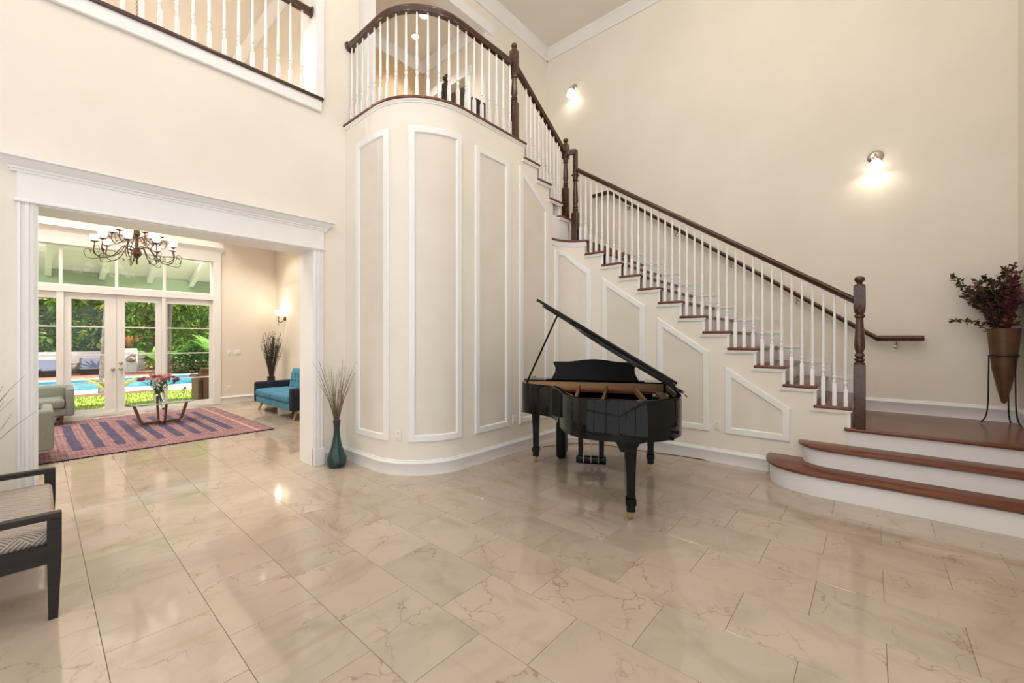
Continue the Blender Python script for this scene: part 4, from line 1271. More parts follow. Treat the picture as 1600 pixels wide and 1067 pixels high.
VP = [(0.045, 0.0), (0.085, 0.004), (0.103, 0.03), (0.110, 0.07), (0.104, 0.11), (0.085, 0.16), (0.062, 0.22), (0.046, 0.29), (0.035, 0.36), (0.032, 0.42), (0.035, 0.48), (0.042, 0.525)]
def teal_vase(loc, label, seed, spread, n, lean=None):
    v = thing('floor_vase', label, 'vase', loc, group='teal twig vases')
    MB().lathe(VP, 30, close=False).lathe([(0.045, 0.001), (0.003, 0.002)], 30, close=False).build('glass_body', 'teal', v, local=True)
    mb = MB(); twig_bundle(mb, (0, 0), 0.46, n, spread, 0.42, 0.78, 0.0032, seed)
    mb.build('dry_twigs', 'twig', v, local=True)['kind'] = 'stuff'
teal_vase((2.235, 4.585, 0), 'teal glass floor vase of dry twigs right of the opening', 11, 0.30, 40)
teal_vase((-0.34, 4.58, 0), 'bundle of dry twigs rising at the left edge of the picture', 5, 0.36, 40)

# cone vase on iron stand with dried flowers, on the stair landing
cv = thing('cone_vase', 'brown cone vase of dried flowers on a black iron stand', 'vase', (6.46, -1.015, Z3))
zo = -Z3
MB().lathe([(0.004, 0.79 + zo), (0.018, 0.80 + zo), (0.05, 0.95 + zo), (0.080, 1.12 + zo), (0.098, 1.30 + zo), (0.108, 1.44 + zo), (0.117, 1.555 + zo), (0.110, 1.555 + zo), (0.095, 1.40 + zo), (0.02, 0.9 + zo)], 26, close=False).build('vase_cone', 'cone', cv, local=True)
stand = MB()
ring = [(0.103 * math.cos(t * math.pi / 12), 0.103 * math.sin(t * math.pi / 12), 1.28 + zo) for t in range(25)]
stand.tube(ring, 0.006, 6)
for a in (100, 215, 335):
    ca, sa = math.cos(R(a)), math.sin(R(a))
    stand.tube(catmull([(0.105 * ca, 0.105 * sa, 1.285 + zo), (0.108 * ca, 0.108 * sa, 1.0 + zo), (0.112 * ca, 0.112 * sa, 0.78 + zo), (0.128 * ca, 0.128 * sa, 0.65 + zo), (0.165 * ca, 0.165 * sa, 0.582 + zo)], 5), 0.0065, 6)
stand.build('iron_stand', 'iron', cv, local=True)
q = random.Random(3)
stems, lv, wn_, pet = MB(), MB(), MB(), MB()
for i in range(46):
    a = q.uniform(0, 2 * math.pi)
    el = q.uniform(0.15, 1.0)
    spread = 0.30 * el
    h = q.uniform(0.30, 0.58) * (1.15 - 0.55 * el * el)
    dx, dy = math.cos(a) * spread, math.sin(a) * spread
    if dy < -0.06: dy = -0.06
    if dx > 0.17: dx = 0.17
    if i < 5:
        dy = 0.24 + 0.05 * i - 0.03 * (i % 2); dx = -0.1 + 0.05 * i; h = 0.30 + 0.09 * (i % 4)
        if i == 4: h = 0.10; dy = 0.34
    p = catmull([(dx * 0.1, dy * 0.1, 1.45 + zo), (dx * 0.5, dy * 0.5, 1.55 + h * 0.55 + zo), (dx, dy, 1.55 + h + zo)], 8)
    stems.tube(p, [0.003] * len(p), 4)
    tgt = wn_ if dy < -0.02 else lv
    for j in range(4, len(p)):
        for _ in range(5):
            d = Vector((q.uniform(-1, 1), q.uniform(-1, 1), q.uniform(-0.3, 0.9)))
            tgt.leafcard(p[j] + Vector((q.uniform(-.01, .01), q.uniform(-.01, .01), q.uniform(-.02, .02))), d, (q.uniform(-1, 1), q.uniform(-1, 1), 1), q.uniform(0.03, 0.06), q.uniform(0.02, 0.036))
for i in range(120):
    d = Vector((q.uniform(-1, 1), q.uniform(-1, 1), q.uniform(0.1, 1)))
    lv.leafcard(Vector((q.uniform(-0.1, 0.1), q.uniform(-0.09, 0.1), 1.56 + zo + q.uniform(0, 0.14))), d, (0, 0, 1), 0.05, 0.03)
for i in range(26):
    pet.leafcard((-0.07 + q.uniform(-.02, .02), -0.02 + q.uniform(-.025, .025), 1.57 + zo + q.uniform(0, 0.10)), (q.uniform(-1, 0.2), q.uniform(-1, 1), q.uniform(0.3, 1)), (0, 0, 1), 0.045, 0.03)
stems.build('stems', 'twig', cv, local=True)
lv.build('dried_leaves', 'driedleaf', cv, 0, local=True, fix=False)['kind'] = 'stuff'
wn_.build('wine_leaves', 'wine', cv, 0, local=True, fix=False)['kind'] = 'stuff'
pet.build('rust_bloom', 'rustpetal', cv, 0, local=True, fix=False)

# ------------------------------------------------------------------ settee at the left edge
se = thing('settee', 'dark wood framed settee with fretwork seat at the left edge', 'settee', (-0.26, 3.77, 0))
x0, x1, y0, y1 = -0.72, 0.085, 3.185, 4.355
t = 0.026
for y in (y0 + t, y1 - t):
    # front legs run up to carry the arm
    vs, fs = [], []
    for (h, xx, z) in ((0.017, x1 - 0.030, 0.0), (0.026, x1 - 0.026, 0.34), (0.026, x1 - 0.026, 0.545)):
        b0 = len(vs)
        vs += [(xx - h, y - t * 0.8, z), (xx + h, y - t * 0.8, z), (xx + h, y + t * 0.8, z), (xx - h, y + t * 0.8, z)]
        if b0: fs += [(b0 - 4 + k, b0 - 4 + (k + 1) % 4, b0 + (k + 1) % 4, b0 + k) for k in range(4)]
    fs += [(3, 2, 1, 0), (8, 9, 10, 11)]
    MB().add(vs, fs).build('leg', 'espresso', se, 20)
    MB().add([(a - 0.06 * (z < 0.1), b_, z) for a, b_, z in [(x0, y - t * 0.8, 0), (x0 + 0.05, y - t * 0.8, 0), (x0 + 0.05, y + t * 0.8, 0), (x0, y + t * 0.8, 0), (x0, y - t * 0.8, 0.80), (x0 + 0.05, y - t * 0.8, 0.80), (x0 + 0.05, y + t * 0.8, 0.80), (x0, y + t * 0.8, 0.80)]],
             [(3, 2, 1, 0), (4, 5, 6, 7), (0, 1, 5, 4), (1, 2, 6, 5), (2, 3, 7, 6), (3, 0, 4, 7)]).build('leg', 'espresso', se, 20)
    MB().rbox(x0 + 0.03, x1, y - t, y + t, 0.515, 0.548, 0.004, 1).build('arm', 'espresso', se)
    MB().box(x0 + 0.04, x1 - 0.04, y - t * 0.6, y + t * 0.6, 0.29, 0.385).build('side_rail', 'espresso', se, 0)
MB().box(x1 - 0.05, x1 - 0.018, y0 + 0.04, y1 - 0.04, 0.29, 0.385).build('front_rail', 'espresso', se, 0)
MB().box(x0 + 0.01, x0 + 0.04, y0 + 0.04, y1 - 0.04, 0.29, 0.385).build('back_rail', 'espresso', se, 0)
MB().rbox(x0 + 0.05, x1 - 0.016, y0 + 0.046, y1 - 0.046, 0.375, 0.455, 0.03, 3).build('seat_cushion', 'fret', se)
MB().rbox(x0 + 0.005, x0 + 0.07, y0 + 0.05, y1 - 0.05, 0.46, 0.80, 0.02, 2).build('backrest', 'fret', se)

# ------------------------------------------------------------------ living room
rg = thing('area_rug', 'plum and rose woven rug with dark blue bars under the coffee table', 'rug', (0.58, 8.90, 0), R(0.8))
MB().rbox(-1.90, 1.90, -1.67, 1.67, 0.0, 0.012, 0.004, 1).build('rug_field', 'rug', rg, local=True)
fr = MB()
for k in range(90):
    for s_ in (-1,):
        y = -1.67
        x = -1.89 + 3.78 * k / 89 + rng.uniform(-0.008, 0.008)
        fr.box(x - 0.004, x + 0.004, y - rng.uniform(0.02, 0.05), y + 0.004, 0.0, 0.006)
fr.build('fringe', 'rug', rg, 0, local=True)['kind'] = 'stuff'

def taper_leg(mb, a, b_, r0, r1, seg=10):
    mb.tube([a, b_], [r0, r1], seg)
# coffee table
ct = thing('coffee_table', 'oval glass coffee table on walnut-brown bent legs', 'table', (1.40, 9.18, 0.012), R(4))
top = MB()
N_ = 48
for z, k in ((0.352, 1.0),):
    ell = [(0.47 * math.cos(2 * math.pi * i / N_), 0.34 * math.sin(2 * math.pi * i / N_)) for i in range(N_)]
    top.prism(ell, 0.350, 0.364)
top.build('glass_top', 'tableglass', ct, 60, local=True)
def bent(mb, p, w_=0.020, th=0.014):
    # flat bent strip with rectangular section through the points
    pts_ = [Vector(q_) for q_ in p]
    ax = (pts_[-1] - pts_[0]); ax.z = 0; ax.normalize()
    side = Vector((-ax.y, ax.x, 0))
    vs, fs = [], []
    for i, q_ in enumerate(pts_):
        d = (pts_[min(i + 1, len(pts_) - 1)] - pts_[max(i - 1, 0)]).normalized()
        u = side.cross(d).normalized()
        b0 = len(vs)
        vs += [q_ + side * th + u * w_, q_ - side * th + u * w_, q_ - side * th - u * w_, q_ + side * th - u * w_]
        if i: fs += [(b0 - 4 + k, b0 - 4 + (k + 1) % 4, b0 + (k + 1) % 4, b0 + k) for k in range(4)]
    fs += [(3, 2, 1, 0), tuple(range(len(vs) - 4, len(vs)))]
    mb.add(vs, fs)
for (ax_, bx_), half in (((1, 0), 0.36), ((0, 1), 0.28)):
    dv = Vector((ax_, bx_, 0))
    lo = 0.0205 if ax_ else 0.021
    pth = [dv * -half + Vector((0, 0, 0.349)), dv * -(half - 0.085) + Vector((0, 0, 0.065)), dv * -(half - 0.12) + Vector((0, 0, lo)), dv * (half - 0.12) + Vector((0, 0, lo)), dv * (half - 0.085) + Vector((0, 0, 0.065)), dv * half + Vector((0, 0, 0.349))]
    mb = MB(); bent(mb, pth)
    mb.build('bent_leg_frame', 'teak', ct, 30, local=True)

# flowers in a glass vase on the table
fv = thing('flower_vase', 'clear glass vase of pink and plum flowers on the coffee table', 'vase', (1.37, 9.18, 0.376))
MB().lathe([(0.05, 0), (0.065, 0.01), (0.078, 0.06), (0.074, 0.13), (0.06, 0.19), (0.065, 0.21)], 24, close=False).lathe([(0.05, 0.0), (0.003, 0.001)], 24, close=False).build('glass_vase', 'glass', fv, local=True)
q = random.Random(21)
stems, lv = MB(), MB()
for i in range(26):
    a = q.uniform(0, 2 * math.pi); rr = 0.26 * math.sqrt(q.random()); h = 0.34 + 0.09 * (1 - (rr / 0.26) ** 2) + q.uniform(-0.03, 0.03)
    e = Vector((math.cos(a) * rr, math.sin(a) * rr, h))
    p = catmull([(-math.cos(a) * 0.03, -math.sin(a) * 0.03, 0.015), (math.cos(a) * 0.03, math.sin(a) * 0.03, 0.2), tuple(e)], 5)
    stems.tube(p, 0.003, 4)
    tgt = MB()
    for k in range(16):
        d = Vector((q.uniform(-1, 1), q.uniform(-1, 1), q.uniform(-0.1, 1.0)))
        tgt.leafcard(e + d.normalized() * 0.008, d, (q.uniform(-1, 1), q.uniform(-1, 1), 1), q.uniform(0.04, 0.065), q.uniform(0.026, 0.042))
    tgt.build('bloom', 'plum' if (rr > 0.19 or i % 6 == 0) else 'pink', fv, 0, local=True, fix=False)
    for k in range(7):
        j = q.randint(4, len(p) - 1)
        lv.leafcard(p[j], (q.uniform(-1, 1), q.uniform(-1, 1), q.uniform(-0.4, 0.6)), (0, 0, 1), q.uniform(0.06, 0.11), 0.028)
stems.build('stems', 'stem', fv, local=True)
lv.build('leaves', 'darkleaf', fv, 0, local=True, fix=False)['kind'] = 'stuff'
# one low lily stem lying at the table end
fl_ = thing('fallen_flower_stem', 'single plum lily stem at the right end of the glass table', 'flower', (1.74, 9.22, 0.376))
s_ = MB().tube(catmull([(0, 0, 0.004), (-0.03, 0.02, 0.09), (-0.01, 0.03, 0.17)], 5), 0.003, 4)
s_.build('stem', 'stem', fl_, local=True)
pt = MB(); lf = MB()
for k in range(10):
    pt.leafcard((-0.01, 0.03, 0.17), (q.uniform(-1, 1), q.uniform(-1, 1), q.uniform(-0.2, 1)), (0, 0, 1), 0.07, 0.025)
for k in range(5):
    lf.leafcard((-0.025, 0.02, 0.06 + 0.02 * k), (q.uniform(-1, 1), q.uniform(-1, 1), 0.4), (0, 0, 1), 0.08, 0.018)
pt.build('petals', 'plum', fl_, 0, local=True, fix=False)
lf.build('leaves', 'darkleaf', fl_, 0, local=True, fix=False)

# sage seats: a sofa with its back to the french doors, an armchair facing it
def sage_seat(name, label, cat, loc, rz, hw, nc):
    # local: front towards -y, width along x
    sf = thing(name, label, cat, loc, rz)
    MB().rbox(-hw + 0.02, hw - 0.02, -0.36, 0.36, 0.155, 0.285, 0.03, 3).build('seat_base', 'greyfab', sf, local=True)
    MB().rbox(-hw, hw, 0.24, 0.42, 0.145, 0.615, 0.04, 3).build('backrest', 'greyfab', sf, local=True)
    for s_ in (-1, 1):
        xa, xb = sorted((s_ * hw, s_ * (hw - 0.10)))
        MB().rbox(xa, xb, -0.38, 0.40, 0.150, 0.612, 0.03, 3).build('arm', 'greyfab', sf, local=True)
    wd = (2 * hw - 0.21) / nc
    for k in range(nc):
        xa = -hw + 0.105 + k * wd
        MB().rbox(xa, xa + wd - 0.004, -0.40, 0.22, 0.285, 0.44, 0.05, 4).build('seat_cushion', 'greyfab', sf, local=True)
    for x in (-hw + 0.15, hw - 0.15):
        for y in (-0.28, 0.33):
            mb = MB(); taper_leg(mb, (x, y, 0.0), (x, y, 0.16), 0.013, 0.034, 12)
            mb.build('leg', 'teak', sf, local=True)
sage_seat('sage_sofa', 'sage grey sofa standing with its back to the french doors', 'sofa', (-0.62, 10.50, 0.012), R(-1), 1.04, 2)
sage_seat('sage_armchair', 'sage grey armchair seen from behind at the edge of the opening', 'chair', (-0.33, 7.56, 0.012), R(180), 0.46, 1)

# blue loveseat against the far side wall
bs = thing('blue_loveseat', 'teal blue velvet loveseat with tufted back and splayed oak legs', 'sofa', (3.33, 8.62, 0))
f0, bk = 2.90, 3.76
y0, y1 = 7.66, 9.58
MB().rbox(f0 + 0.03, bk, y0 + 0.03, y1 - 0.03, 0.17, 0.30, 0.02, 2).build('seat_base', 'bluefab', bs)
for ya, yb in ((y0, y0 + 0.13), (y1 - 0.13, y1)):
    MB().rbox(f0 + 0.02, bk, ya, yb, 0.17, 0.575, 0.035, 3).build('arm', 'navyfab', bs)
for ya, yb in ((y0 + 0.135, 8.615), (8.625, y1 - 0.135)):
    c_ = MB().rbox(f0, bk - 0.20, ya, yb, 0.30, 0.445, 0.05, 4).build('seat_cushion', 'bluefab', bs)
bkm = Matrix.Translation((bk - 0.20, 0, 0.42)) @ Matrix.Rotation(R(10), 4, 'Y') @ Matrix.Translation((-(bk - 0.20), 0, -0.42))
br_ = MB().rbox(bk - 0.22, bk - 0.05, y0 + 0.13, y1 - 0.13, 0.40, 0.84, 0.05, 4, bkm).build('tufted_backrest', 'bluefab', bs)
tf = MB()
for k in range(9):
    y = y0 + 0.27 + k * 0.173
    for z in (0.57, 0.71):
        pz = bkm @ Vector((bk - 0.222, y + (0.08 if z > 0.6 else 0), z))
        tf.lathe([(0.016, 0), (0.013, 0.006), (0.003, 0.009)], 8, tuple(pz), (-1, 0, 0.2))
        tf.tube([bkm @ Vector((bk - 0.222, y + (0.08 if z > 0.6 else 0), z)), bkm @ Vector((bk - 0.222, y + 0.08 - (0.08 if z > 0.6 else 0), 0.64))], 0.003, 4)
tf.build('tufting', 'navyfab', br_)
for x, dx in ((f0 + 0.16, -0.07), (bk - 0.13, 0.05)):
    for y, dy in ((y0 + 0.13, -0.05), (y1 - 0.13, 0.05)):
        mb = MB(); taper_leg(mb, (x + dx, y + dy, 0.0), (x, y, 0.18), 0.014, 0.026, 12)
        mb.build('leg', 'oakleg', bs)

# dark branches behind the loveseat
dv = thing('branch_vase', 'tall vase of dark dried branches in the living room corner', 'vase', (3.50, 10.32, 0))
MB().lathe([(0.06, 0), (0.11, 0.02), (0.13, 0.18), (0.12, 0.36), (0.085, 0.50), (0.075, 0.56), (0.085, 0.60)], 22, close=False).build('vase_body', 'espresso', dv, local=True)
mb = MB(); twig_bundle(mb, (0, 0), 0.45, 70, 0.26, 0.72, 1.18, 0.008, 31, 5)
mb.build('dark_branches', 'darktwig', dv, local=True)['kind'] = 'stuff'

# chandelier
ch = thing('chandelier', 'bronze scrolled chandelier with lit tulip glass shades', 'chandelier', (1.03, 8.72, 2.98))
MB().lathe([(0.004, -0.36), (0.012, -0.35), (0.010, -0.28), (0.030, -0.24), (0.062, -0.20), (0.050, -0.14), (0.022, -0.10), (0.020, 0.08), (0.045, 0.11), (0.040, 0.16), (0.018, 0.20), (0.014, 0.42)], 16).build('centre_column', 'bronze', ch, local=True)
chain = MB()
z = 0.42
while z < 3.90:
    chain.tube([(0.010 * math.cos(t * 0.785), 0, z + 0.016 + 0.020 * math.sin(t * 0.785)) if int(z * 1000) % 2 else (0, 0.010 * math.cos(t * 0.785), z + 0.016 + 0.020 * math.sin(t * 0.785)) for t in range(9)], 0.0032, 4, False)
    z += 0.033
chain.build('chain', 'bronze', ch, local=True)
def tulip(mb, c, r_=0.050, h=0.088):
    mb.lathe([(0.018, 0), (r_ * 0.75, h * 0.2), (r_, h * 0.5), (r_ * 0.92, h * 0.78), (r_ * 1.12, h), (r_ * 1.02, h * 0.98), (r_ * 0.82, h * 0.75), (r_ * 0.85, h * 0.5), (0.01, h * 0.1)], 12, c, close=False)
q = random.Random(9)
for tier, (n_, rad, zc, zd) in enumerate(((9, 0.47, -0.06, -0.30), (6, 0.29, 0.11, -0.06))):
    for k in range(n_):
        a = 2 * math.pi * (k + 0.5 * tier) / n_ + 0.2
        ca, sa = math.cos(a), math.sin(a)
        P_ = lambda r_, z_: (ca * r_, sa * r_, z_)
        arm = MB()
        arm.tube(catmull([P_(0.03, zc - 0.06), P_(rad * 0.30, zc - 0.02), P_(rad * 0.55, zd + 0.06), P_(rad * 0.82, zd), P_(rad * 1.02, zd + 0.07), P_(rad * 1.0, zc - 0.05), P_(rad, zc)], 5), 0.0065, 6)
        arm.tube(catmull([P_(rad * 0.80, zd), P_(rad * 1.15, zd - 0.02), P_(rad * 1.24, zd + 0.08), P_(rad * 1.12, zd + 0.12), P_(rad * 1.08, zd + 0.06)], 4), 0.0045, 5)
        arm.lathe([(0.006, -0.02), (0.042, -0.004), (0.046, 0.004), (0.015, 0.008)], 10, P_(rad, zc))
        for j in range(4):
            arm.leafcard(P_(rad * (0.5 + 0.17 * j), zd + 0.05 + 0.02 * j), (ca + q.uniform(-1, 1), sa + q.uniform(-1, 1), q.uniform(-0.6, 0.5)), (0, 0, 1), 0.085, 0.03)
        ao = arm.build('scroll_arm', 'bronze', ch, 40, local=True)
        sh = MB(); tulip(sh, P_(rad, zc + 0.006))
        sh.build('tulip_shade', 'shade2', ao, 40, local=True)
# living room sconce
sc = thing('tulip_sconce', 'bronze wall sconce with lit tulip shade above the loveseat', 'wall light', (XR, 10.42, 1.93))
MB().lathe([(0.055, 0), (0.055, 0.012), (0.035, 0.025), (0.012, 0.03)], 16, (0, 0, 0), (-1, 0, 0)).build('backplate', 'bronze', sc, local=True)
MB().tube(catmull([(-0.02, 0, 0), (-0.09, 0, -0.09), (-0.15, 0, -0.04), (-0.15, 0, 0.06)], 6), 0.009, 8).tube([(-0.15, 0, 0.05), (-0.15, 0, -0.17)], [0.012, 0.004], 8).build('scroll_arm', 'bronze', sc, local=True)
sh = MB(); tulip(sh, (-0.15, 0, 0.06), 0.075, 0.13); sh.build('tulip_shade', 'shade2', sc, local=True)
lamp('sconce_light', (-0.15, 0, 0.22), 5, (1, 0.86, 0.66), sc, 0.04, local=True)

# upper hall: dark wooden settle seen through the rail
hb = thing('hall_settle', 'dark wooden settle with ball-topped post in the upper hall', 'bench', (4.19, 4.25, Z21))
MB().rbox(-0.045, 0.045, -0.045, 0.045, 0, 1.02, 0.006, 1, Matrix.Translation((-0.40, 0.28, 0))).lathe([(0.03, 1.01), (0.02, 1.04), (0.045, 1.07), (0.05, 1.10), (0.03, 1.135), (0.003, 1.145)], 14, (-0.40, 0.28, 0)).build('post', 'espresso', hb, local=True)
MB().rbox(-0.36, 0.45, -0.10, 0.30, 0.30, 0.36, 0.01, 1).build('seat', 'espresso', hb, local=True)
MB().rbox(0.20, 0.48, 0.36, 0.42, 0.0, 1.15, 0.01, 1).build('backrest', 'espresso', hb, local=True)
MB().rbox(-0.36, 0.45, -0.10, -0.05, 0.0, 0.30, 0.01, 1).build('front_panel', 'espresso', hb, local=True)
# ------------------------------------------------------------------ garden
GZ = -0.10
GF = -0.30                      # the pool terrace lies a step lower
struct('patio', MB().box(-8, 12, YD + 0.25, 12.45, GZ - 0.2, GZ), 'concrete', 'bright pale concrete patio outside the french doors', 'patio', 0)
lawn = struct('lawn_base', MB().box(-8, 14, 12.45, 15.9, GZ - 0.2, GZ), 'grass', 'strip of bright green lawn beyond the patio', 'lawn', 0)
gb = MB()
q = random.Random(4)
for i in range(5000):
    x, y = q.uniform(-0.5, 6), q.uniform(12.46, 15.88)
    h = q.uniform(0.03, 0.07)
    a = q.uniform(0, 6.28)
    gb.add([(x - 0.012 * math.cos(a), y - 0.012 * math.sin(a), GZ), (x + 0.012 * math.cos(a), y + 0.012 * math.sin(a), GZ), (x + q.uniform(-0.03, 0.03), y + q.uniform(-0.03, 0.03), GZ + h)], [(0, 1, 2)])
o = gb.build('grass_blades', 'grass', None, 0, fix=False)
tag(o, 'short green grass blades growing on the lawn strip', 'grass', kind='stuff')
struct('garden_bed', MB().box(-8, 2.9, 15.9, 18.2, GF - 0.2, GF + 0.06), 'mulch', 'bark mulch bed along the lawn edge', 'garden bed', 0)
struct('pool_deck', MB().box(2.9, 16, 15.9, 19.4, GF - 0.2, GF).box(-8, 2.9, 18.2, 19.4, GF - 0.2, GF), 'concrete', 'pale concrete deck on the near side of the pool', 'deck', 0)
pool = thing('swimming_pool', 'blue swimming pool behind the lawn', 'pool', (3, 22, GF), kind='structure')
MB().box(-10, 18, 19.75, 25.0, GF - 0.10, GF - 0.06).build('water', 'water', pool, 0)
mb = MB(); mb.box(-10, 18, 19.4, 19.75, GF - 0.3, GF + 0.05); mb.box(-10, 18, 25.0, 25.35, GF - 0.3, GF + 0.06)
mb.build('coping', 'concrete', pool, 0)
MB().box(-10, 18, 24.96, 25.0, GF - 0.10, GF + 0.02).build('waterline_tile', 'pooltile', pool, 0)
struct('brick_terrace', MB().box(-10, 4.4, 25.35, 31.2, GF - 0.2, GF + 0.06), 'brick', 'red brick terrace under the loungers', 'terrace', 0)
struct('planting_ground', MB().box(4.4, 20, 25.35, 40, GF - 0.2, GF).box(-14, 4.4, 31.2, 42, GF - 0.2, GF), 'mulch', 'dark soil below the garden hedge', 'ground', 0)
gw = MB().box(-12, 4.0, 31.0, 31.35, GF, 0.80)
struct('garden_wall', gw, 'stonewall', 'whitewashed stone wall behind the loungers', 'wall', 0)
gp = thing('stone_pillar', 'white pillar with a carved spout beside the pool', 'pillar', (3.03, 28.3, GF + 0.06))
MB().rbox(-0.30, 0.30, -0.3, 0.3, 0, 1.22, 0.03, 1).build('pillar_body', 'stonewall', gp, local=True)
MB().lathe([(0.16, 0), (0.20, 0.05), (0.12, 0.12), (0.07, 0.20)], 12, (0.05, -0.30, 0.72), (0.1, -1, -0.3)).lathe([(0.09, 0), (0.12, 0.08), (0.03, 0.16)], 10, (0.12, -0.32, 0.88), (0.5, -1, 0.4)).build('carved_spout', 'bark', gp, local=True)

# loungers
def lounger(loc, label, rz):
    l = thing('pool_lounger', label, 'lounger', loc, rz, group='pool loungers')
    # local: foot towards -y, head towards +y
    prof = [(-0.95, 0.30), (-0.85, 0.33), (-0.3, 0.26), (0.1, 0.28), (0.60, 0.58), (0.85, 0.72), (0.90, 0.72), (0.66, 0.52), (0.15, 0.20), (-0.3, 0.18), (-0.85, 0.25)]
    MB().prism([(a, b_) for a, b_ in prof], -0.40, 0.40, 'x').build('sling_seat', 'sling', l, local=True)
    for x in (-0.44, 0.44):
        MB().tube(catmull([(x, -1.0, 0.28), (x, -0.85, 0.33), (x, -0.3, 0.24), (x, 0.1, 0.26), (x, 0.60, 0.55), (x, 0.88, 0.73)], 4), 0.05, 8).build('side_frame', 'rattan', l, local=True)
    for y in (-0.6, 0.35):
        MB().box(-0.42, 0.42, y - 0.05, y + 0.05, 0.0, 0.26).build('leg', 'rattan', l, 0, local=True)
lounger((0.45, 28.3, GF + 0.06), 'slate blue pool lounger seen through the left sidelight', R(6))
lounger((1.80, 28.6, GF + 0.06), 'slate blue pool lounger seen through the left door leaf', R(-4))
bk_ = thing('wicker_basket', 'round grey-brown basket table between the two loungers', 'basket', (1.12, 29.5, GF + 0.06))
MB().lathe([(0.28, 0), (0.34, 0.12), (0.36, 0.30), (0.33, 0.46), (0.30, 0.50)], 18).build('woven_body', 'wickpot', bk_, local=True)
MB().lathe([(0.34, 0.49), (0.35, 0.52), (0.33, 0.535)], 18).build('lid', 'wickpot', bk_, local=True)

# wicker armchair on the patio
wc = thing('wicker_armchair', 'brown wicker armchair on the patio outside the right sidelight', 'chair', (2.86, 12.02, GZ), R(180))
MB().rbox(-0.38, 0.38, -0.36, 0.36, 0.10, 0.40, 0.05, 3).build('seat', 'wicker', wc, local=True)
MB().rbox(-0.42, -0.30, -0.38, 0.40, 0.06, 0.66, 0.05, 3).build('arm', 'wicker', wc, local=True)
MB().rbox(0.30, 0.42, -0.38, 0.40, 0.06, 0.66, 0.05, 3).build('arm', 'wicker', wc, local=True)
MB().rbox(-0.42, 0.42, 0.26, 0.40, 0.10, 0.82, 0.05, 3).build('backrest', 'wicker', wc, local=True)
MB().tube([(-0.40, -0.40, 0.67), (-0.40, 0.30, 0.70), (-0.36, 0.36, 0.84), (0.36, 0.36, 0.84), (0.40, 0.30, 0.70), (0.40, -0.40, 0.67)], 0.05, 8).build('rolled_top', 'wicker', wc, local=True)
for x in (-0.36, 0.36):
    for y in (-0.33, 0.33):
        MB().tube([(x, y, 0.0), (x, y, 0.14)], 0.03, 8).build('leg', 'teak', wc, local=True)

# trees, bushes and plants
def bush(name, label, cat, c, rad, n, L, W, mat, seed, trunk=True, bark='darkbark'):
    q = random.Random(seed)
    t = thing(name, label, cat, (c[0], c[1], GF), group='garden foliage beyond the pool')
    if trunk:
        mb = MB()
        for k in range(4):
            a = q.uniform(0, 6.28)
            mb.tube(catmull([(0.12 * math.cos(a), 0.12 * math.sin(a), 0), (0.2 * math.cos(a) * rad[0], 0.2 * math.sin(a) * rad[1], c[2] * 0.7), (0.5 * math.cos(a) * rad[0], 0.5 * math.sin(a) * rad[1], c[2] * 1.2)], 4), [0.09 * (1 - 0.07 * j) for j in range(9)], 6)
        mb.build('branches', bark, t, local=True)
    mb = MB()
    cl = [(Vector((q.gauss(0, 0.5) * rad[0], q.gauss(0, 0.45) * rad[1], c[2] + q.uniform(-1, 1) * rad[2])), q.uniform(0.35, 0.8)) for _ in range(max(6, n // 55))]
    for i in range(n):
        cc, rr = cl[q.randrange(len(cl))]
        d = Vector((q.gauss(0, 1), q.gauss(0, 1), q.gauss(0, 1))).normalized()
        p = cc + d * rr * (0.55 + 0.45 * q.random())
        if p.z < 0.02: p.z = abs(p.z) + 0.02
        mb.leafcard(p, d + Vector((q.uniform(-.8, .8), q.uniform(-.8, .8), q.uniform(-0.9, 0.3))), (q.uniform(-.5, .5), q.uniform(-.5, .5), 1), L * q.uniform(0.7, 1.3), W * q.uniform(0.7, 1.3))
    mb.build('foliage', mat, t, 0, local=True, fix=False)['kind'] = 'stuff'
    return t
bush('hedge_tree', 'yellow-green tree above the left lounger', 'tree', (-0.8, 33.5, 2.9), (2.0, 1.2, 2.6), 3400, 0.36, 0.17, 'leaf', 1)
bush('hedge_tree', 'green tree above the right lounger', 'tree', (2.0, 33.0, 2.9), (1.9, 1.2, 2.6), 3400, 0.36, 0.17, 'leaf', 2)
bush('hedge_tree', 'feathery tree behind the stone pillar', 'tree', (4.8, 31.5, 3.2), (2.0, 1.2, 2.6), 3400, 0.36, 0.14, 'leaf', 3)
bush('hedge_tree', 'dark fern-like tree in the right sidelight', 'tree', (7.6, 29.5, 2.9), (2.2, 1.3, 2.7), 4600, 0.34, 0.11, 'leaf', 4)
bush('hedge_tree', 'dark tree behind the right edge of the pool', 'tree', (10.8, 30.5, 2.8), (2.2, 1.3, 2.7), 3000, 0.26, 0.10, 'darkleaf', 5)
bush('hedge_bush', 'dense low shrubs right of the stone pillar', 'shrub', (5.2, 27.0, 0.7), (0.9, 0.6, 0.7), 1600, 0.16, 0.09, 'darkleaf', 6, False)
bush('hedge_bush', 'dense low shrubs across the pool in the right sidelight', 'shrub', (7.2, 26.6, 0.6), (1.3, 0.5, 0.6), 2000, 0.16, 0.09, 'leaf', 7, False)
bush('hedge_bush', 'dark shrubs on top of the wall behind the left lounger', 'shrub', (-0.8, 32.5, 1.1), (1.6, 0.3, 0.7), 1500, 0.24, 0.06, 'darkleaf', 8, False)
bush('hedge_bush', 'dark shrubs on top of the wall behind the right lounger', 'shrub', (2.2, 32.5, 1.1), (1.6, 0.3, 0.7), 1500, 0.24, 0.06, 'darkleaf', 9, False)
struct('hedge_backdrop', MB().box(-16, 24, 37.0, 37.5, GZ, 9.0), 'deepgreen', 'shaded depth of the planting far behind the trees', 'hedge', 0)

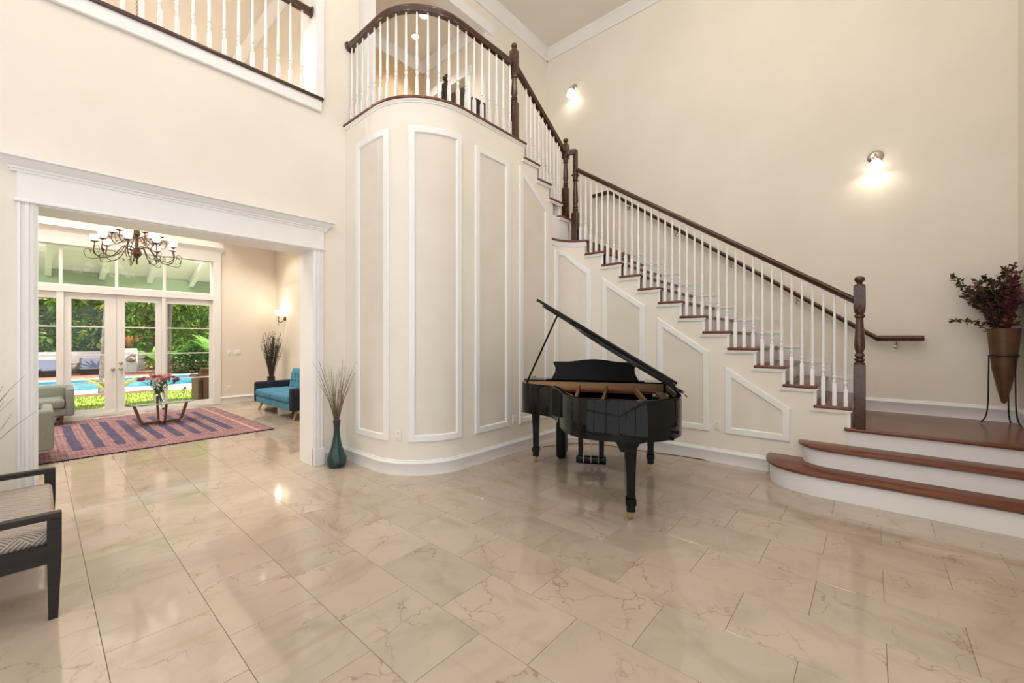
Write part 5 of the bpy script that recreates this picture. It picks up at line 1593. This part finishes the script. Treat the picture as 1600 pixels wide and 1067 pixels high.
def blades(name, label, loc, n, L, W, mat, seed, droop=0.5, up_=1.0, grp='bladed garden plants'):
    q = random.Random(seed)
    t = thing(name, label, 'plant', loc, group=grp)
    for i in range(n):
        a = 2 * math.pi * i / n + q.uniform(-0.2, 0.2)
        l = L * q.uniform(0.7, 1.1)
        ca, sa = math.cos(a), math.sin(a)
        pts_ = []
        for k in range(6):
            u = k / 5
            pts_.append((Vector((ca * l * 0.75 * u, sa * l * 0.75 * u, l * (up_ * u - droop * u * u) + 0.01)), W * math.sin(math.pi * (0.12 + 0.85 * u)) * 0.5 + 0.002))
        mb = MB()
        vs, fs = [], []
        for k, (p, w_) in enumerate(pts_):
            vs += [p + Vector((-sa, ca, 0)) * w_ + Vector((0, 0, w_ * 0.3)), p, p - Vector((-sa, ca, 0)) * w_ + Vector((0, 0, w_ * 0.3))]
            if k: fs += [(3 * k - 3, 3 * k - 2, 3 * k + 1, 3 * k), (3 * k - 2, 3 * k - 1, 3 * k + 2, 3 * k + 1)]
        mb.add(vs, fs)
        mb.build('leaf', mat, t, 60, local=True, fix=False)
    return t
blades('bromeliad', 'red bromeliad growing on the stone pillar', (3.03, 28.3, GF + 1.28), 22, 1.05, 0.10, 'redleaf', 12, 0.55, 1.2)
blades('spiky_plant', 'yellow-green spiky plant in the mulch bed by the trunk', (1.45, 16.6, GF + 0.06), 20, 1.15, 0.11, 'yellowleaf', 13, 0.5)
blades('spiky_plant', 'low spiky plant at the lawn edge near the right door leaf', (2.5, 16.3, GF + 0.06), 16, 0.50, 0.06, 'darkleaf', 14, 0.5)
blades('spiky_plant', 'yellow spiky plant beside the wicker armchair', (4.0, 15.4, GZ), 14, 0.45, 0.08, 'yellowleaf', 15, 0.5)
blades('banana_plant', 'broad-leaved plant across the pool in the right sidelight', (6.6, 26.2, GF), 8, 2.5, 0.85, 'bigleaf', 16, 0.62, 1.45)
blades('banana_plant', 'broad-leaved plant right beside the stone pillar', (4.3, 27.2, GF), 8, 1.9, 0.65, 'bigleaf', 17, 0.62, 1.35)
tk = thing('palm_trunk', 'pale mottled trunk leaning beside the pool behind the left door leaf', 'tree', (1.46, 19.0, GF))
MB().tube(catmull([(0, 0, 0), (0.03, 0, 1.0), (0.08, 0.02, 2.2), (0.15, 0.04, 3.6), (0.2, 0.04, 4.8)], 5), [0.17 - 0.003 * k for k in range(21)], 12).build('trunk', 'bark', tk, local=True)
mb = MB(); q = random.Random(77)
for i in range(500):
    d = Vector((q.gauss(0, 1), q.gauss(0, 1), q.gauss(0, 0.7))).normalized()
    mb.leafcard(Vector((0.34, 0.04, 5.6)) + d * q.uniform(0.3, 1.5), d, (0, 0, 1), 0.3, 0.1)
mb.build('crown', 'leaf', tk, 0, local=True, fix=False)['kind'] = 'stuff'
tk = thing('tree_trunk', 'dark trunk rising behind the right sidelight', 'tree', (4.32, 26.4, GF))
MB().tube(catmull([(0, 0, 0), (-0.05, 0, 2), (0.05, 0, 4), (0.1, 0, 6)], 5), [0.15 - 0.002 * k for k in range(16)], 10).build('trunk', 'darkbark', tk, local=True)

# covered patio roof seen through the transoms
lr = thing('patio_roof', 'white raftered patio roof with a sage green beam outside the doors', 'roof', (1.0, 12.9, 2.7))
ye = 12.95
def roofz(y): return 2.90 + (ye - y) * 0.30
MB().box(-4.5, 3.4, ye + 0.02, ye + 0.16, 2.36, 2.92).build('beam', 'greenpaint', lr, 0)
for k in range(9):
    y1_ = ye + 0.25 - k * 0.235; y0_ = y1_ - 0.232
    MB().prism([(y0_, roofz(y0_) + 0.035), (y1_, roofz(y1_) + 0.035), (y1_, roofz(y1_) + 0.065), (y0_, roofz(y0_) + 0.065)], -4.5, 3.4, 'x').build('roof_board', 'white', lr, 0)
for k in range(10):
    x = -3.9 + 0.80 * k + 0.05
    MB().prism([(YD + 0.25, roofz(YD + 0.25) - 0.11), (ye - 0.02, roofz(ye) - 0.13), (ye - 0.02, roofz(ye) + 0.035), (YD + 0.25, roofz(YD + 0.25) + 0.035)], x - 0.045, x + 0.045, 'x').build('rafter', 'white', lr, 0)
for x in (-4.3, 3.28):
    MB().rbox(x - 0.08, x + 0.08, ye - 0.02, ye + 0.14, GZ, 2.37, 0.008, 1).build('post', 'white', lr)

# hidden fill lights added above the transoms to whiten the patio roof
for i, x in enumerate((-0.4, 1.0, 2.4)):
    pl_ = thing('patio_wall_light', ['patio wall light above the left sidelight', 'patio wall light above the door pair', 'patio wall light above the right sidelight'][i], 'wall light', (x, YD + 0.25, 3.32), group='patio wall lights')
    MB().rbox(-0.06, 0.06, 0, 0.02, -0.05, 0.05, 0.006, 1).build('backplate', 'bronze', pl_, local=True)
    MB().lathe([(0.03, -0.04), (0.045, 0.0), (0.05, 0.03)], 14, (0, 0.07, 0), close=False).build('glass_shade', 'shade', pl_, local=True)
    lamp('patio_light', (0, 0.09, 0.05), 55, (1, 0.97, 0.92), pl_, 0.05, local=True)
